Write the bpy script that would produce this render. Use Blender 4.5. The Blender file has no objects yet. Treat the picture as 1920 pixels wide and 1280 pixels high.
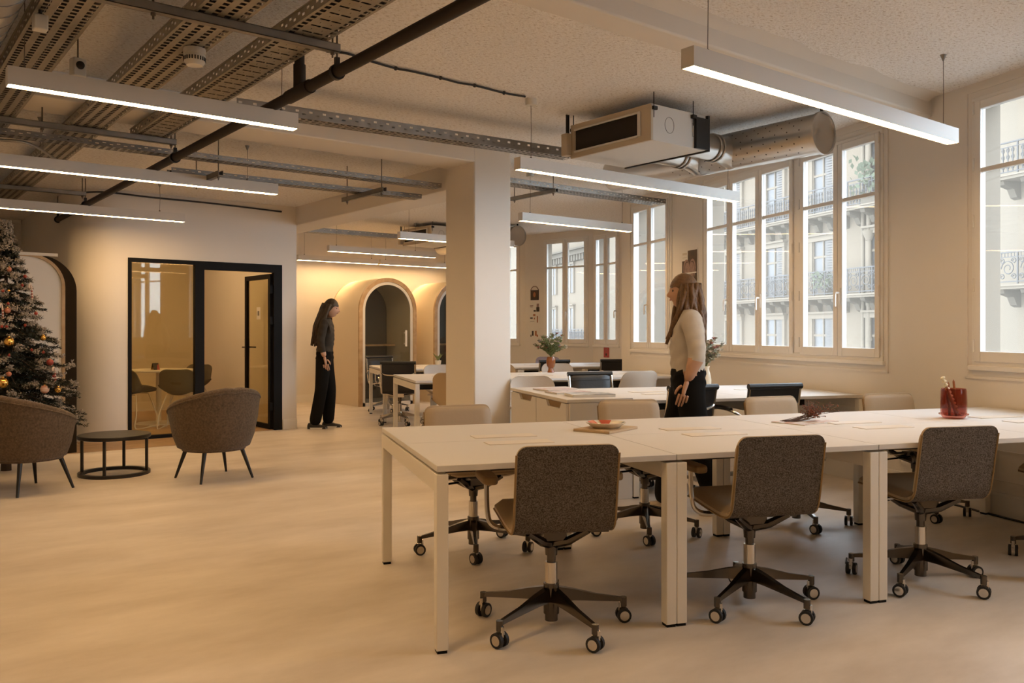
import bpy, bmesh, math, random
from mathutils import Vector, Matrix
random.seed(7)
PI = math.pi
SC = bpy.context.scene
COL = SC.collection

# ------------------------------------------------------------------ camera, sky, exposure
cam_data = bpy.data.cameras.new('camera')
cam_data.sensor_width = 36.0
cam_data.lens = 29.9
cam_data.shift_y = -20.0 / 1920.0
cam_data.clip_end = 400
cam = bpy.data.objects.new('camera', cam_data)
cam.location = (0, 0, 1.27)
cam.rotation_euler = (PI / 2, 0, math.radians(-38.02))
COL.objects.link(cam)
SC.camera = cam

SKY_STRENGTH = 9.0
LED_STRENGTH = 47.0
LED_RIGHT = 25.0       # the fittings over the street side desks are dimmed
LED_ROOM = 26.0
LED_COLOR = (1.0, 0.63, 0.29)
world = bpy.data.worlds.new('overcast_sky')
SC.world = world
world.use_nodes = True
bg = world.node_tree.nodes['Background']
bg.inputs[0].default_value = (0.80, 0.95, 1.14, 1)
bg.inputs[1].default_value = SKY_STRENGTH

SC.view_settings.view_transform = 'Standard'
SC.view_settings.look = 'None'
SC.view_settings.exposure = 0.26
SC.view_settings.gamma = 1.0
SC.view_settings.use_curve_mapping = False
SC.cycles.use_denoising = True
SC.cycles.max_bounces = 9
SC.cycles.diffuse_bounces = 6
SC.cycles.transparent_max_bounces = 24
SC.cycles.sample_clamp_indirect = 6.0
SC.cycles.adaptive_threshold = 0.02
SC.cycles.caustics_reflective = False
SC.cycles.caustics_refractive = False

# ------------------------------------------------------------------ frames of reference
# x = u (along the light fittings), y = v (along the pipe). The desks and the street wall are turned by DROT.
D = Vector((0.9365, -0.3508)); E = Vector((0.3508, 0.9365))
O = Vector((1.852, 2.824))
DROT = math.atan2(D.y, D.x)
def DE(d, e, z=0.0):
    p = O + D * d + E * e
    return Vector((p.x, p.y, z))
def CW(x, z):
    return Vector((0.788 * x + 0.616 * z, -0.616 * x + 0.788 * z))

# ------------------------------------------------------------------ mesh helpers
class MB:
    def __init__(s):
        s.v = []; s.f = []; s.m = []
    def add(s, vs, fs, mi=0):
        o = len(s.v)
        s.v += [tuple(v) for v in vs]
        s.f += [tuple(i + o for i in f) for f in fs]
        s.m += [mi] * len(fs)
        return s
    def box(s, x0, x1, y0, y1, z0, z1, mi=0, M=None):
        vs = [Vector((x, y, z)) for z in (z0, z1) for y in (y0, y1) for x in (x0, x1)]
        if M is not None: vs = [M @ v for v in vs]
        return s.add(vs, [(0, 2, 3, 1), (4, 5, 7, 6), (0, 1, 5, 4), (2, 6, 7, 3), (0, 4, 6, 2), (1, 3, 7, 5)], mi)
    def cyl(s, p0, p1, r0, r1=None, n=12, mi=0, cap=True):
        r1 = r0 if r1 is None else r1
        p0 = Vector(p0); p1 = Vector(p1)
        a = (p1 - p0).normalized()
        x = a.orthogonal().normalized(); y = a.cross(x)
        vs = []
        for p, r in ((p0, r0), (p1, r1)):
            for k in range(n):
                t = 2 * PI * k / n
                vs.append(p + x * (r * math.cos(t)) + y * (r * math.sin(t)))
        fs = [(k, (k + 1) % n, n + (k + 1) % n, n + k) for k in range(n)]
        if cap: fs += [tuple(range(n - 1, -1, -1)), tuple(range(n, 2 * n))]
        return s.add(vs, fs, mi)
    def tube(s, pts, r, n=8, mi=0, closed=False, flat=None):
        pts = [Vector(p) for p in pts]
        m = len(pts)
        rr = r if isinstance(r, (list, tuple)) else [r] * m
        vs = []; prev = None
        for i, p in enumerate(pts):
            if closed: t = pts[(i + 1) % m] - pts[i - 1]
            else: t = pts[min(i + 1, m - 1)] - pts[max(i - 1, 0)]
            t.normalize()
            if prev is None: x = t.orthogonal().normalized()
            else:
                x = prev - t * prev.dot(t)
                x = x.normalized() if x.length > 1e-6 else t.orthogonal().normalized()
            prev = x; y = t.cross(x)
            for k in range(n):
                a = 2 * PI * k / n
                vs.append(p + x * (rr[i] * math.cos(a)) + y * (rr[i] * math.sin(a)))
        fs = []
        for i in range(m if closed else m - 1):
            j = (i + 1) % m
            for k in range(n):
                fs.append((i * n + k, i * n + (k + 1) % n, j * n + (k + 1) % n, j * n + k))
        if not closed: fs += [tuple(range(n - 1, -1, -1)), tuple((m - 1) * n + k for k in range(n))]
        return s.add(vs, fs, mi)
    def lathe(s, prof, c=(0, 0, 0), n=24, mi=0, a0=0, a1=2 * PI):
        cx, cy, cz = c
        full = abs(a1 - a0 - 2 * PI) < 1e-6
        k_n = n if full else n + 1
        vs = []
        for (r, z) in prof:
            for k in range(k_n):
                a = a0 + (a1 - a0) * k / n
                vs.append((cx + r * math.cos(a), cy + r * math.sin(a), cz + z))
        fs = []
        for i in range(len(prof) - 1):
            for k in range(n):
                k2 = (k + 1) % k_n
                fs.append((i * k_n + k, i * k_n + k2, (i + 1) * k_n + k2, (i + 1) * k_n + k))
        return s.add(vs, fs, mi)
    def prism(s, poly, vec, mi=0):
        n = len(poly)
        p = [Vector(q) for q in poly]; v = Vector(vec)
        return s.add(p + [q + v for q in p], [tuple(range(n - 1, -1, -1)), tuple(range(n, 2 * n))] + [(k, (k + 1) % n, n + (k + 1) % n, n + k) for k in range(n)], mi)
    def ring(s, outer, inner, vec, mi=0, closed=False):
        n = len(outer); v = Vector(vec)
        o = [Vector(q) for q in outer]; i = [Vector(q) for q in inner]
        vs = o + i + [q + v for q in o] + [q + v for q in i]
        fs = []
        for k in range(n if closed else n - 1):
            j = (k + 1) % n
            fs += [(k, j, n + j, n + k), (2 * n + k, 3 * n + k, 3 * n + j, 2 * n + j), (k, 2 * n + k, 2 * n + j, j), (n + k, n + j, 3 * n + j, 3 * n + k)]
        if not closed: fs += [(0, n, 3 * n, 2 * n), (n - 1, 3 * n - 1, 4 * n - 1, 2 * n - 1)]
        return s.add(vs, fs, mi)
    def ball(s, c, r, n=12, m=8, mi=0, sc=(1, 1, 1)):
        vs = [(c[0], c[1], c[2] - r * sc[2])]
        for i in range(1, m):
            t = PI * i / m
            for k in range(n):
                a = 2 * PI * k / n
                vs.append((c[0] + r * sc[0] * math.sin(t) * math.cos(a), c[1] + r * sc[1] * math.sin(t) * math.sin(a), c[2] - r * sc[2] * math.cos(t)))
        vs.append((c[0], c[1], c[2] + r * sc[2]))
        fs = [(0, 1 + (k + 1) % n, 1 + k) for k in range(n)]
        for i in range(m - 2):
            for k in range(n):
                a = 1 + i * n; b = a + n
                fs.append((a + k, a + (k + 1) % n, b + (k + 1) % n, b + k))
        L = len(vs) - 1; b = 1 + (m - 2) * n
        fs += [(L, b + k, b + (k + 1) % n) for k in range(n)]
        return s.add(vs, fs, mi)
    def grid(s, P, mi=0, closed_u=False):
        nu = len(P); nv = len(P[0])
        vs = [q for row in P for q in row]
        fs = []
        for i in range(nu if closed_u else nu - 1):
            j = (i + 1) % nu
            for k in range(nv - 1):
                fs.append((i * nv + k, j * nv + k, j * nv + k + 1, i * nv + k + 1))
        return s.add(vs, fs, mi)
    def mesh(s, name, mats, smooth=False, angle=40):
        me = bpy.data.meshes.new(name)
        me.from_pydata(s.v, [], s.f)
        if not isinstance(mats, (list, tuple)): mats = [mats]
        for m in mats: me.materials.append(m)
        me.polygons.foreach_set('material_index', s.m)
        bm = bmesh.new(); bm.from_mesh(me)
        bmesh.ops.recalc_face_normals(bm, faces=bm.faces)
        bm.to_mesh(me); bm.free()
        if smooth:
            me.shade_smooth()
            me.set_sharp_from_angle(angle=math.radians(angle))
        me.update()
        return me
    def build(s, name, mats, parent=None, smooth=False, bevel=0.0, seg=2, angle=40):
        ob = bpy.data.objects.new(name, s.mesh(name, mats, smooth or bevel > 0, angle))
        COL.objects.link(ob)
        if parent is not None: ob.parent = parent
        if bevel:
            b = ob.modifiers.new('bevel', 'BEVEL'); b.width = bevel; b.segments = seg
            b.limit_method = 'ANGLE'; b.angle_limit = math.radians(35); b.harden_normals = False
        return ob

def tag(o, label=None, cat=None, group=None, kind=None):
    if label: o['label'] = label
    if cat: o['category'] = cat
    if group: o['group'] = group
    if kind: o['kind'] = kind
    return o
def thing(name, loc, rz, label, cat, group=None, kind=None):
    o = bpy.data.objects.new(name, None)
    o.empty_display_size = 0.1
    COL.objects.link(o)
    o.location = loc; o.rotation_euler = (0, 0, rz)
    return tag(o, label, cat, group, kind)
def struct(o, label=None):
    o['kind'] = 'structure'
    if label: o['label'] = label
    return o
KIDS = {}
def copy_tree(root, loc, rz, label, group=None):
    r = root.copy(); COL.objects.link(r)
    r.location = loc; r.rotation_euler = (0, 0, rz)
    r['label'] = label
    if group: r['group'] = group
    if root.name not in KIDS: KIDS[root.name] = [(c, list(c.children)) for c in root.children]
    for ch, subs in KIDS[root.name]:
        c = ch.copy(); COL.objects.link(c); c.parent = r
        for g in subs:
            d = g.copy(); COL.objects.link(d); d.parent = c
    return r
def share(ob, parent, loc=(0, 0, 0), rz=0.0):
    c = ob.copy(); COL.objects.link(c); c.parent = parent; c.location = loc; c.rotation_euler = (0, 0, rz)
    return c

# ------------------------------------------------------------------ materials (all procedural)
def mat(name, col, rough=0.5, metal=0.0, spec=None, noise=None, bump=None, coat=0.0, emit=None, sheen=0.0):
    """noise = (scale, amount, second colour); bump = (scale, strength)"""
    m = bpy.data.materials.new(name); m.use_nodes = True
    nt = m.node_tree; p = nt.nodes['Principled BSDF']
    p.inputs['Base Color'].default_value = (*col, 1)
    p.inputs['Roughness'].default_value = rough
    p.inputs['Metallic'].default_value = metal
    if spec is not None: p.inputs['Specular IOR Level'].default_value = spec
    if coat: p.inputs['Coat Weight'].default_value = coat
    if sheen: p.inputs['Sheen Weight'].default_value = sheen
    if noise or bump:
        tc = nt.nodes.new('ShaderNodeTexCoord')
    if noise:
        n = nt.nodes.new('ShaderNodeTexNoise'); n.inputs['Scale'].default_value = noise[0]; n.inputs['Detail'].default_value = 6
        nt.links.new(tc.outputs['Object'], n.inputs['Vector'])
        r = nt.nodes.new('ShaderNodeValToRGB')
        r.color_ramp.elements[0].position = 0.5 - noise[1]; r.color_ramp.elements[1].position = 0.5 + noise[1]
        r.color_ramp.elements[0].color = (*noise[2], 1); r.color_ramp.elements[1].color = (*col, 1)
        nt.links.new(n.outputs['Fac'], r.inputs['Fac']); nt.links.new(r.outputs['Color'], p.inputs['Base Color'])
    if bump:
        b = nt.nodes.new('ShaderNodeTexNoise'); b.inputs['Scale'].default_value = bump[0]; b.inputs['Detail'].default_value = 4
        nt.links.new(tc.outputs['Object'], b.inputs['Vector'])
        bn = nt.nodes.new('ShaderNodeBump'); bn.inputs['Strength'].default_value = bump[1]; bn.inputs['Distance'].default_value = 0.01
        nt.links.new(b.outputs['Fac'], bn.inputs['Height']); nt.links.new(bn.outputs['Normal'], p.inputs['Normal'])
    if emit:
        p.inputs['Emission Color'].default_value = (*emit[0], 1); p.inputs['Emission Strength'].default_value = emit[1]
    return m
def glass_mat(name, tint=(1, 1, 1), veil=0.0, ior=1.35, veilcol=(0.9, 0.88, 0.84)):
    m = bpy.data.materials.new(name); m.use_nodes = True
    nt = m.node_tree; nt.nodes.clear()
    out = nt.nodes.new('ShaderNodeOutputMaterial')
    tr = nt.nodes.new('ShaderNodeBsdfTransparent'); tr.inputs[0].default_value = (*tint, 1)
    gl = nt.nodes.new('ShaderNodeBsdfGlossy'); gl.inputs['Roughness'].default_value = 0.02
    lw = nt.nodes.new('ShaderNodeLayerWeight'); lw.inputs['Blend'].default_value = 0.5
    pw_ = nt.nodes.new('ShaderNodeMath'); pw_.operation = 'POWER'; pw_.inputs[1].default_value = 4.0
    nt.links.new(lw.outputs['Facing'], pw_.inputs[0])
    fr = nt.nodes.new('ShaderNodeMath'); fr.operation = 'MULTIPLY_ADD'; fr.inputs[1].default_value = 0.85; fr.inputs[2].default_value = ((ior - 1) / (ior + 1)) ** 2
    nt.links.new(pw_.outputs[0], fr.inputs[0])
    mx = nt.nodes.new('ShaderNodeMixShader')
    nt.links.new(fr.outputs[0], mx.inputs[0]); nt.links.new(tr.outputs[0], mx.inputs[1]); nt.links.new(gl.outputs[0], mx.inputs[2])
    last = mx
    if veil:
        tl = nt.nodes.new('ShaderNodeBsdfTranslucent'); tl.inputs[0].default_value = (*veilcol, 1)
        m2 = nt.nodes.new('ShaderNodeMixShader'); m2.inputs[0].default_value = veil
        nt.links.new(mx.outputs[0], m2.inputs[1]); nt.links.new(tl.outputs[0], m2.inputs[2]); last = m2
    nt.links.new(last.outputs[0], out.inputs[0])
    return m

def floor_mat():
    m = bpy.data.materials.new('resin_floor'); m.use_nodes = True
    nt = m.node_tree; p = nt.nodes['Principled BSDF']
    tc = nt.nodes.new('ShaderNodeTexCoord')
    mp = nt.nodes.new('ShaderNodeMapping'); mp.inputs['Scale'].default_value = (0.5, 1.3, 1); mp.inputs['Rotation'].default_value = (0, 0, math.radians(38))
    n1 = nt.nodes.new('ShaderNodeTexNoise'); n1.inputs['Scale'].default_value = 2.2; n1.inputs['Detail'].default_value = 9; n1.inputs['Roughness'].default_value = 0.62
    r1 = nt.nodes.new('ShaderNodeValToRGB')
    r1.color_ramp.elements[0].position = 0.3; r1.color_ramp.elements[1].position = 0.72
    r1.color_ramp.elements[0].color = (0.56, 0.48, 0.39, 1); r1.color_ramp.elements[1].color = (0.76, 0.68, 0.59, 1)
    nt.links.new(tc.outputs['Object'], mp.inputs['Vector']); nt.links.new(mp.outputs[0], n1.inputs['Vector'])
    nt.links.new(n1.outputs['Fac'], r1.inputs['Fac']); nt.links.new(r1.outputs['Color'], p.inputs['Base Color'])
    n2 = nt.nodes.new('ShaderNodeTexNoise'); n2.inputs['Scale'].default_value = 5; n2.inputs['Detail'].default_value = 5
    nt.links.new(mp.outputs[0], n2.inputs['Vector'])
    mr = nt.nodes.new('ShaderNodeMapRange'); mr.inputs['To Min'].default_value = 0.38; mr.inputs['To Max'].default_value = 0.55
    nt.links.new(n2.outputs['Fac'], mr.inputs['Value']); nt.links.new(mr.outputs[0], p.inputs['Roughness'])
    p.inputs['Specular IOR Level'].default_value = 0.4
    return m
def ceiling_mat():
    m = bpy.data.materials.new('sprayed_plaster_ceiling'); m.use_nodes = True
    nt = m.node_tree; p = nt.nodes['Principled BSDF']
    tc = nt.nodes.new('ShaderNodeTexCoord')
    mp = nt.nodes.new('ShaderNodeMapping'); mp.inputs['Scale'].default_value = (1.0, 1.9, 1); mp.inputs['Rotation'].default_value = (0, 0, math.radians(40))
    nt.links.new(tc.outputs['Object'], mp.inputs['Vector'])
    n1 = nt.nodes.new('ShaderNodeTexNoise'); n1.inputs['Scale'].default_value = 34; n1.inputs['Detail'].default_value = 8; n1.inputs['Roughness'].default_value = 0.7
    nt.links.new(mp.outputs[0], n1.inputs['Vector'])
    r1 = nt.nodes.new('ShaderNodeValToRGB')
    e = r1.color_ramp.elements
    e[0].position = 0.33; e[0].color = (0.50, 0.42, 0.34, 1); e[1].position = 0.46; e[1].color = (0.86, 0.82, 0.77, 1)
    k = r1.color_ramp.elements.new(0.7); k.color = (0.92, 0.90, 0.87, 1)
    nt.links.new(n1.outputs['Fac'], r1.inputs['Fac']); nt.links.new(r1.outputs['Color'], p.inputs['Base Color'])
    n2 = nt.nodes.new('ShaderNodeTexNoise'); n2.inputs['Scale'].default_value = 55; n2.inputs['Detail'].default_value = 6
    nt.links.new(mp.outputs[0], n2.inputs['Vector'])
    b = nt.nodes.new('ShaderNodeBump'); b.inputs['Strength'].default_value = 0.6; b.inputs['Distance'].default_value = 0.02
    nt.links.new(n2.outputs['Fac'], b.inputs['Height']); nt.links.new(b.outputs['Normal'], p.inputs['Normal'])
    p.inputs['Roughness'].default_value = 0.95; p.inputs['Specular IOR Level'].default_value = 0.1
    return m
def wood_mat(name, c1, c2, sc=(1, 14, 14)):
    m = bpy.data.materials.new(name); m.use_nodes = True
    nt = m.node_tree; p = nt.nodes['Principled BSDF']
    tc = nt.nodes.new('ShaderNodeTexCoord'); mp = nt.nodes.new('ShaderNodeMapping'); mp.inputs['Scale'].default_value = sc
    n = nt.nodes.new('ShaderNodeTexNoise'); n.inputs['Scale'].default_value = 3; n.inputs['Detail'].default_value = 7
    r = nt.nodes.new('ShaderNodeValToRGB'); r.color_ramp.elements[0].position = 0.35; r.color_ramp.elements[1].position = 0.65
    r.color_ramp.elements[0].color = (*c1, 1); r.color_ramp.elements[1].color = (*c2, 1)
    nt.links.new(tc.outputs['Object'], mp.inputs['Vector']); nt.links.new(mp.outputs[0], n.inputs['Vector'])
    nt.links.new(n.outputs['Fac'], r.inputs['Fac']); nt.links.new(r.outputs['Color'], p.inputs['Base Color'])
    p.inputs['Roughness'].default_value = 0.45
    return m

M = {}
M['floor'] = floor_mat()
M['ceiling'] = ceiling_mat()
M['wall'] = mat('cream_paint', (0.75, 0.70, 0.63), 0.75, spec=0.25, noise=(1.6, 0.3, (0.72, 0.67, 0.60)))
M['trim'] = mat('white_gloss_paint', (0.76, 0.72, 0.66), 0.42)
M['plank'] = wood_mat('oak_planks', (0.33, 0.2, 0.09), (0.47, 0.30, 0.15))
M['desk'] = mat('white_laminate', (0.65, 0.62, 0.58), 0.62, spec=0.2, noise=(6, 0.3, (0.64, 0.61, 0.57)))
M['deskleg'] = mat('white_powdercoat', (0.76, 0.71, 0.62), 0.45)
M['flap'] = mat('cream_plastic_flap', (0.66, 0.58, 0.47), 0.4)
M['black'] = mat('black_paint', (0.007, 0.006, 0.005), 0.6, spec=0.15)
M['blackmetal'] = mat('black_powdercoat', (0.018, 0.015, 0.012), 0.4, metal=0.3)
M['rubber'] = mat('black_rubber', (0.012, 0.011, 0.010), 0.6)
M['chrome'] = mat('polished_aluminium', (0.62, 0.58, 0.52), 0.16, metal=1.0)
M['dkchrome'] = mat('dark_polished_aluminium', (0.115, 0.098, 0.08), 0.2, metal=1.0)
M['felt'] = mat('grey_felt', (0.175, 0.15, 0.128), 0.95, spec=0.1, noise=(190, 0.12, (0.062, 0.050, 0.040)), bump=(300, 0.3))
M['pad'] = mat('tan_leather', (0.44, 0.33, 0.205), 0.5, bump=(60, 0.06))
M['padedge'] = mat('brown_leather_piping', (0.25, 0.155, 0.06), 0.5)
M['leather'] = mat('black_leather', (0.014, 0.013, 0.012), 0.38, bump=(50, 0.1))
M['shell'] = mat('greige_shell', (0.50, 0.43, 0.35), 0.6, bump=(90, 0.1))
M['shelltan'] = mat('tan_shell', (0.46, 0.335, 0.19), 0.55, bump=(90, 0.1))
M['shellpurple'] = mat('mauve_grey_shell', (0.40, 0.36, 0.42), 0.6)
M['velour'] = mat('brown_chenille', (0.145, 0.10, 0.062), 0.95, spec=0.1, noise=(60, 0.2, (0.075, 0.052, 0.033)), bump=(120, 0.5), sheen=0.15)
M['steel'] = mat('galvanised_steel', (0.36, 0.34, 0.31), 0.42, metal=0.85, noise=(9, 0.25, (0.26, 0.245, 0.22)))
M['tray'] = mat('galvanised_tray', (0.44, 0.40, 0.33), 0.45, metal=0.75, noise=(7, 0.25, (0.33, 0.29, 0.22)))
M['duct'] = mat('spiral_duct_steel', (0.56, 0.53, 0.49), 0.28, metal=0.95)
M['pipe'] = mat('dark_brown_pipe', (0.026, 0.017, 0.009), 0.55, spec=0.25)
M['cable'] = mat('black_cable', (0.015, 0.012, 0.01), 0.6)
M['acwhite'] = mat('painted_sheet_metal', (0.63, 0.61, 0.57), 0.45)
M['acbeige'] = mat('beige_sheet_metal', (0.52, 0.44, 0.33), 0.5)
M['dark'] = mat('dark_void', (0.02, 0.014, 0.008), 0.8)
M['fixture'] = mat('white_extrusion', (0.66, 0.62, 0.56), 0.45)
M['led'] = mat('led_diffuser', (0.9, 0.8, 0.65), 0.5, emit=(LED_COLOR, LED_STRENGTH))
M['led_dim'] = mat('led_diffuser_dimmed', (0.9, 0.8, 0.65), 0.5, emit=(LED_COLOR, LED_RIGHT))
M['led_room'] = mat('led_diffuser_meeting_room', (0.9, 0.8, 0.65), 0.5, emit=(LED_COLOR, LED_ROOM))
M['wire'] = mat('steel_wire', (0.16, 0.13, 0.1), 0.5, metal=0.5)
M['plastic'] = mat('white_plastic', (0.70, 0.66, 0.58), 0.4)
M['glass'] = glass_mat('window_glass', (0.97, 0.975, 0.965), veil=0.04, veilcol=(0.95, 0.83, 0.68))  # translucent veil puts a warm haze into the panes
M['partglass'] = glass_mat('partition_glass', (0.93, 0.89, 0.72), veil=0.0, ior=1.5)
M['podglass'] = glass_mat('booth_glass', (0.9, 0.91, 0.9), ior=1.7)
M['podshell'] = mat('booth_cream_felt', (0.74, 0.64, 0.49), 0.85, spec=0.1)
M['podwood'] = wood_mat('booth_birch_edge', (0.42, 0.27, 0.13), (0.55, 0.38, 0.21), (3, 3, 3))
M['podgrey'] = mat('booth_acoustic_grey', (0.10, 0.095, 0.09), 0.9)
M['podinner'] = mat('booth_inner_cream', (0.62, 0.55, 0.40), 0.85)
M['darkshell'] = mat('dark_brown_felt_shell', (0.028, 0.019, 0.010), 0.9, spec=0.1)
M['needles'] = mat('fir_needles', (0.014, 0.017, 0.008), 0.8)
M['flock'] = mat('snow_flocking', (0.47, 0.42, 0.36), 0.9, noise=(60, 0.25, (0.33, 0.28, 0.22)))
M['bark'] = mat('bark', (0.05, 0.03, 0.015), 0.9)
M['gold'] = mat('gold_bauble', (0.80, 0.48, 0.12), 0.22, metal=1.0)
M['red'] = mat('red_bauble', (0.28, 0.03, 0.018), 0.3, coat=0.4)
M['rose'] = mat('rose_bauble', (0.45, 0.17, 0.10), 0.4)
M['candy'] = mat('candy_white', (0.62, 0.5, 0.42), 0.4)
M['skin'] = mat('skin', (0.52, 0.30, 0.19), 0.55)
M['hairbrown'] = mat('brown_hair', (0.17, 0.085, 0.03), 0.5, noise=(45, 0.2, (0.09, 0.045, 0.016)), bump=(90, 0.4))
M['hairdark'] = mat('dark_hair', (0.06, 0.035, 0.016), 0.5, noise=(45, 0.2, (0.03, 0.018, 0.008)), bump=(90, 0.4))
M['blouse'] = mat('white_blouse', (0.50, 0.45, 0.38), 0.8, bump=(14, 0.25))
M['trousers'] = mat('black_trousers', (0.009, 0.008, 0.007), 0.9, spec=0.1)
M['darktop'] = mat('dark_jumper', (0.035, 0.026, 0.016), 0.9)
M['shoe'] = mat('pale_shoe', (0.48, 0.38, 0.27), 0.6)
M['shoedark'] = mat('black_trainer', (0.02, 0.017, 0.014), 0.5)
M['eye'] = mat('eye', (0.05, 0.03, 0.02), 0.3)
M['lip'] = mat('lips', (0.40, 0.16, 0.11), 0.5)
M['paper'] = mat('white_paper', (0.72, 0.68, 0.61), 0.7)
M['ink'] = mat('dark_print', (0.035, 0.022, 0.015), 0.6)
M['inkbrown'] = mat('brown_print', (0.075, 0.035, 0.015), 0.6, noise=(14, 0.2, (0.035, 0.018, 0.01)))
M['pink'] = mat('pink_print', (0.36, 0.22, 0.175), 0.6, noise=(22, 0.2, (0.2, 0.13, 0.11)))
M['rust'] = mat('rust_print', (0.36, 0.13, 0.05), 0.6)
M['redprint'] = mat('red_booklet', (0.42, 0.07, 0.06), 0.55)
M['mag1'] = mat('magazine_cover_rose', (0.45, 0.25, 0.2), 0.35, noise=(12, 0.12, (0.62, 0.55, 0.47)))
M['mag2'] = mat('magazine_cover_grey', (0.20, 0.19, 0.17), 0.3, noise=(9, 0.12, (0.62, 0.58, 0.5)))
M['mag3'] = mat('magazine_cover_orange', (0.45, 0.20, 0.09), 0.35, noise=(16, 0.1, (0.66, 0.6, 0.52)))
M['card'] = mat('kraft_board', (0.48, 0.34, 0.19), 0.6)
M['ceramic'] = mat('cream_ceramic', (0.72, 0.64, 0.50), 0.25)
M['redglaze'] = mat('red_glaze', (0.50, 0.08, 0.03), 0.25)
M['greenglaze'] = mat('green_glaze', (0.06, 0.09, 0.06), 0.25)
M['amber'] = mat('amber_glass_vase', (0.27, 0.075, 0.012), 0.15, coat=0.5)
M['redglass'] = glass_mat('plum_glass', (0.74, 0.44, 0.37), ior=1.5)
M['pasta'] = mat('pale_spiral_stick', (0.72, 0.60, 0.36), 0.55)
M['brownstick'] = mat('brown_stick', (0.30, 0.11, 0.03), 0.5)
M['twig'] = mat('dried_twig', (0.10, 0.055, 0.035), 0.8)
M['twigred'] = mat('dried_red_buds', (0.24, 0.08, 0.05), 0.8)
M['leaf'] = mat('green_leaf', (0.22, 0.25, 0.10), 0.6, noise=(20, 0.2, (0.12, 0.15, 0.05)))
M['leafgrey'] = mat('grey_green_leaf', (0.33, 0.32, 0.24), 0.7)
M['petalwhite'] = mat('white_petal', (0.68, 0.62, 0.54), 0.6)
M['petalpink'] = mat('dusky_pink_petal', (0.42, 0.16, 0.12), 0.6)
M['petalmauve'] = mat('mauve_petal', (0.36, 0.28, 0.33), 0.6)
M['facade'] = mat('limestone_facade', (0.125, 0.097, 0.069), 0.9, spec=0.1, noise=(0.5, 0.3, (0.113, 0.087, 0.061)))
M['facadeplain'] = mat('pale_render', (0.13, 0.103, 0.075), 0.9, spec=0.1)
M['stone'] = mat('carved_stone', (0.070, 0.056, 0.041), 0.9, spec=0.1)
M['iron'] = mat('grey_wrought_iron', (0.026, 0.022, 0.021), 0.6)
M['shutter'] = mat('grey_shutter', (0.062, 0.052, 0.044), 0.7)
M['farglass'] = mat('far_window_glass', (0.035, 0.031, 0.028), 0.35)
M['farleaf'] = mat('balcony_leaf', (0.05, 0.058, 0.03), 0.8)
M['street'] = mat('street_asphalt', (0.16, 0.155, 0.15), 0.9)
M['greychair'] = mat('dark_olive_shell', (0.10, 0.08, 0.05), 0.6)

# ================================================================== THE SETTING
H1, H2 = 3.03, 2.88
WD = 4.21                     # street wall: distance along D from the desk corner
VB = 14.14                    # back wall
P0 = DE(WD, 7.4).to_2d(); Pa = DE(5.25, 7.42).to_2d(); Pb = CW(1.80, 14.0); Pc = CW(1.405, 14.74); Pd = CW(0.246, 15.65); Pe = CW(-0.99, 17.18)
E0 = (-2.5 - 1.347) / 0.9365  # where the street wall meets the wall behind the camera
W0 = DE(WD, E0).to_2d()
def slab(name, poly, z0, z1, m):
    return struct(MB().prism([(p[0], p[1], z0) for p in poly], (0, 0, z1 - z0)).build(name, m))
out = 0.1
ring_pts = [(-1.7, -2.5), tuple(W0 + D * out), tuple(P0 + D * out), tuple(Pa + D * out), tuple(Pb + D * out), tuple(Pc + D * out), tuple(Pd + (D + E) * out), (10.3, VB), (-1.7, VB)]
slab('floor', ring_pts, -0.12, 0.0, M['floor'])
c65 = DE(WD + out, 5.5)
slab('ceiling', [(-1.7, -2.5), tuple(W0 + D * out), (c65.x, 6.5), (-1.7, 6.5)], H1, H1 + 0.15, M['ceiling'])
slab('ceiling', [(-1.7, 6.5), (4.62, 6.5), (4.62, VB), (-1.7, VB)], H2, H2 + 0.3, M['ceiling'])
slab('ceiling', [(4.62, 6.5), (c65.x, 6.5), tuple(P0 + D * out), tuple(Pa + D * out), tuple(Pb + D * out), tuple(Pc + D * out), tuple(Pd + (D + E) * out), (10.3, VB), (4.62, VB)], H1, H1 + 0.15, M['ceiling'])

# oak planks in front of and inside the meeting room
plank_mesh = None
pz = thing('floor_planks', (0, 0, 0), 0, 'strip of oak floorboards in front of the black framed glass partition', None, kind='structure')
for r in range(6):
    y0 = 9.73 + r * 0.12
    x = 0.4 - 0.35 * (r % 3)
    while x < 3.2:
        ln = min(1.1, 3.35 - x)
        MB().box(x + 0.0015, x + ln - 0.0015, y0 + 0.0015, y0 + 0.1185, -0.01, 0.006).build('plank', M['plank'], pz)
        x += ln
slab('floor', [(2.05, 10.45), (4.6, 10.45), (4.6, VB), (2.05, VB)], 0.0005, 0.006, M['plank'])

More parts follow.
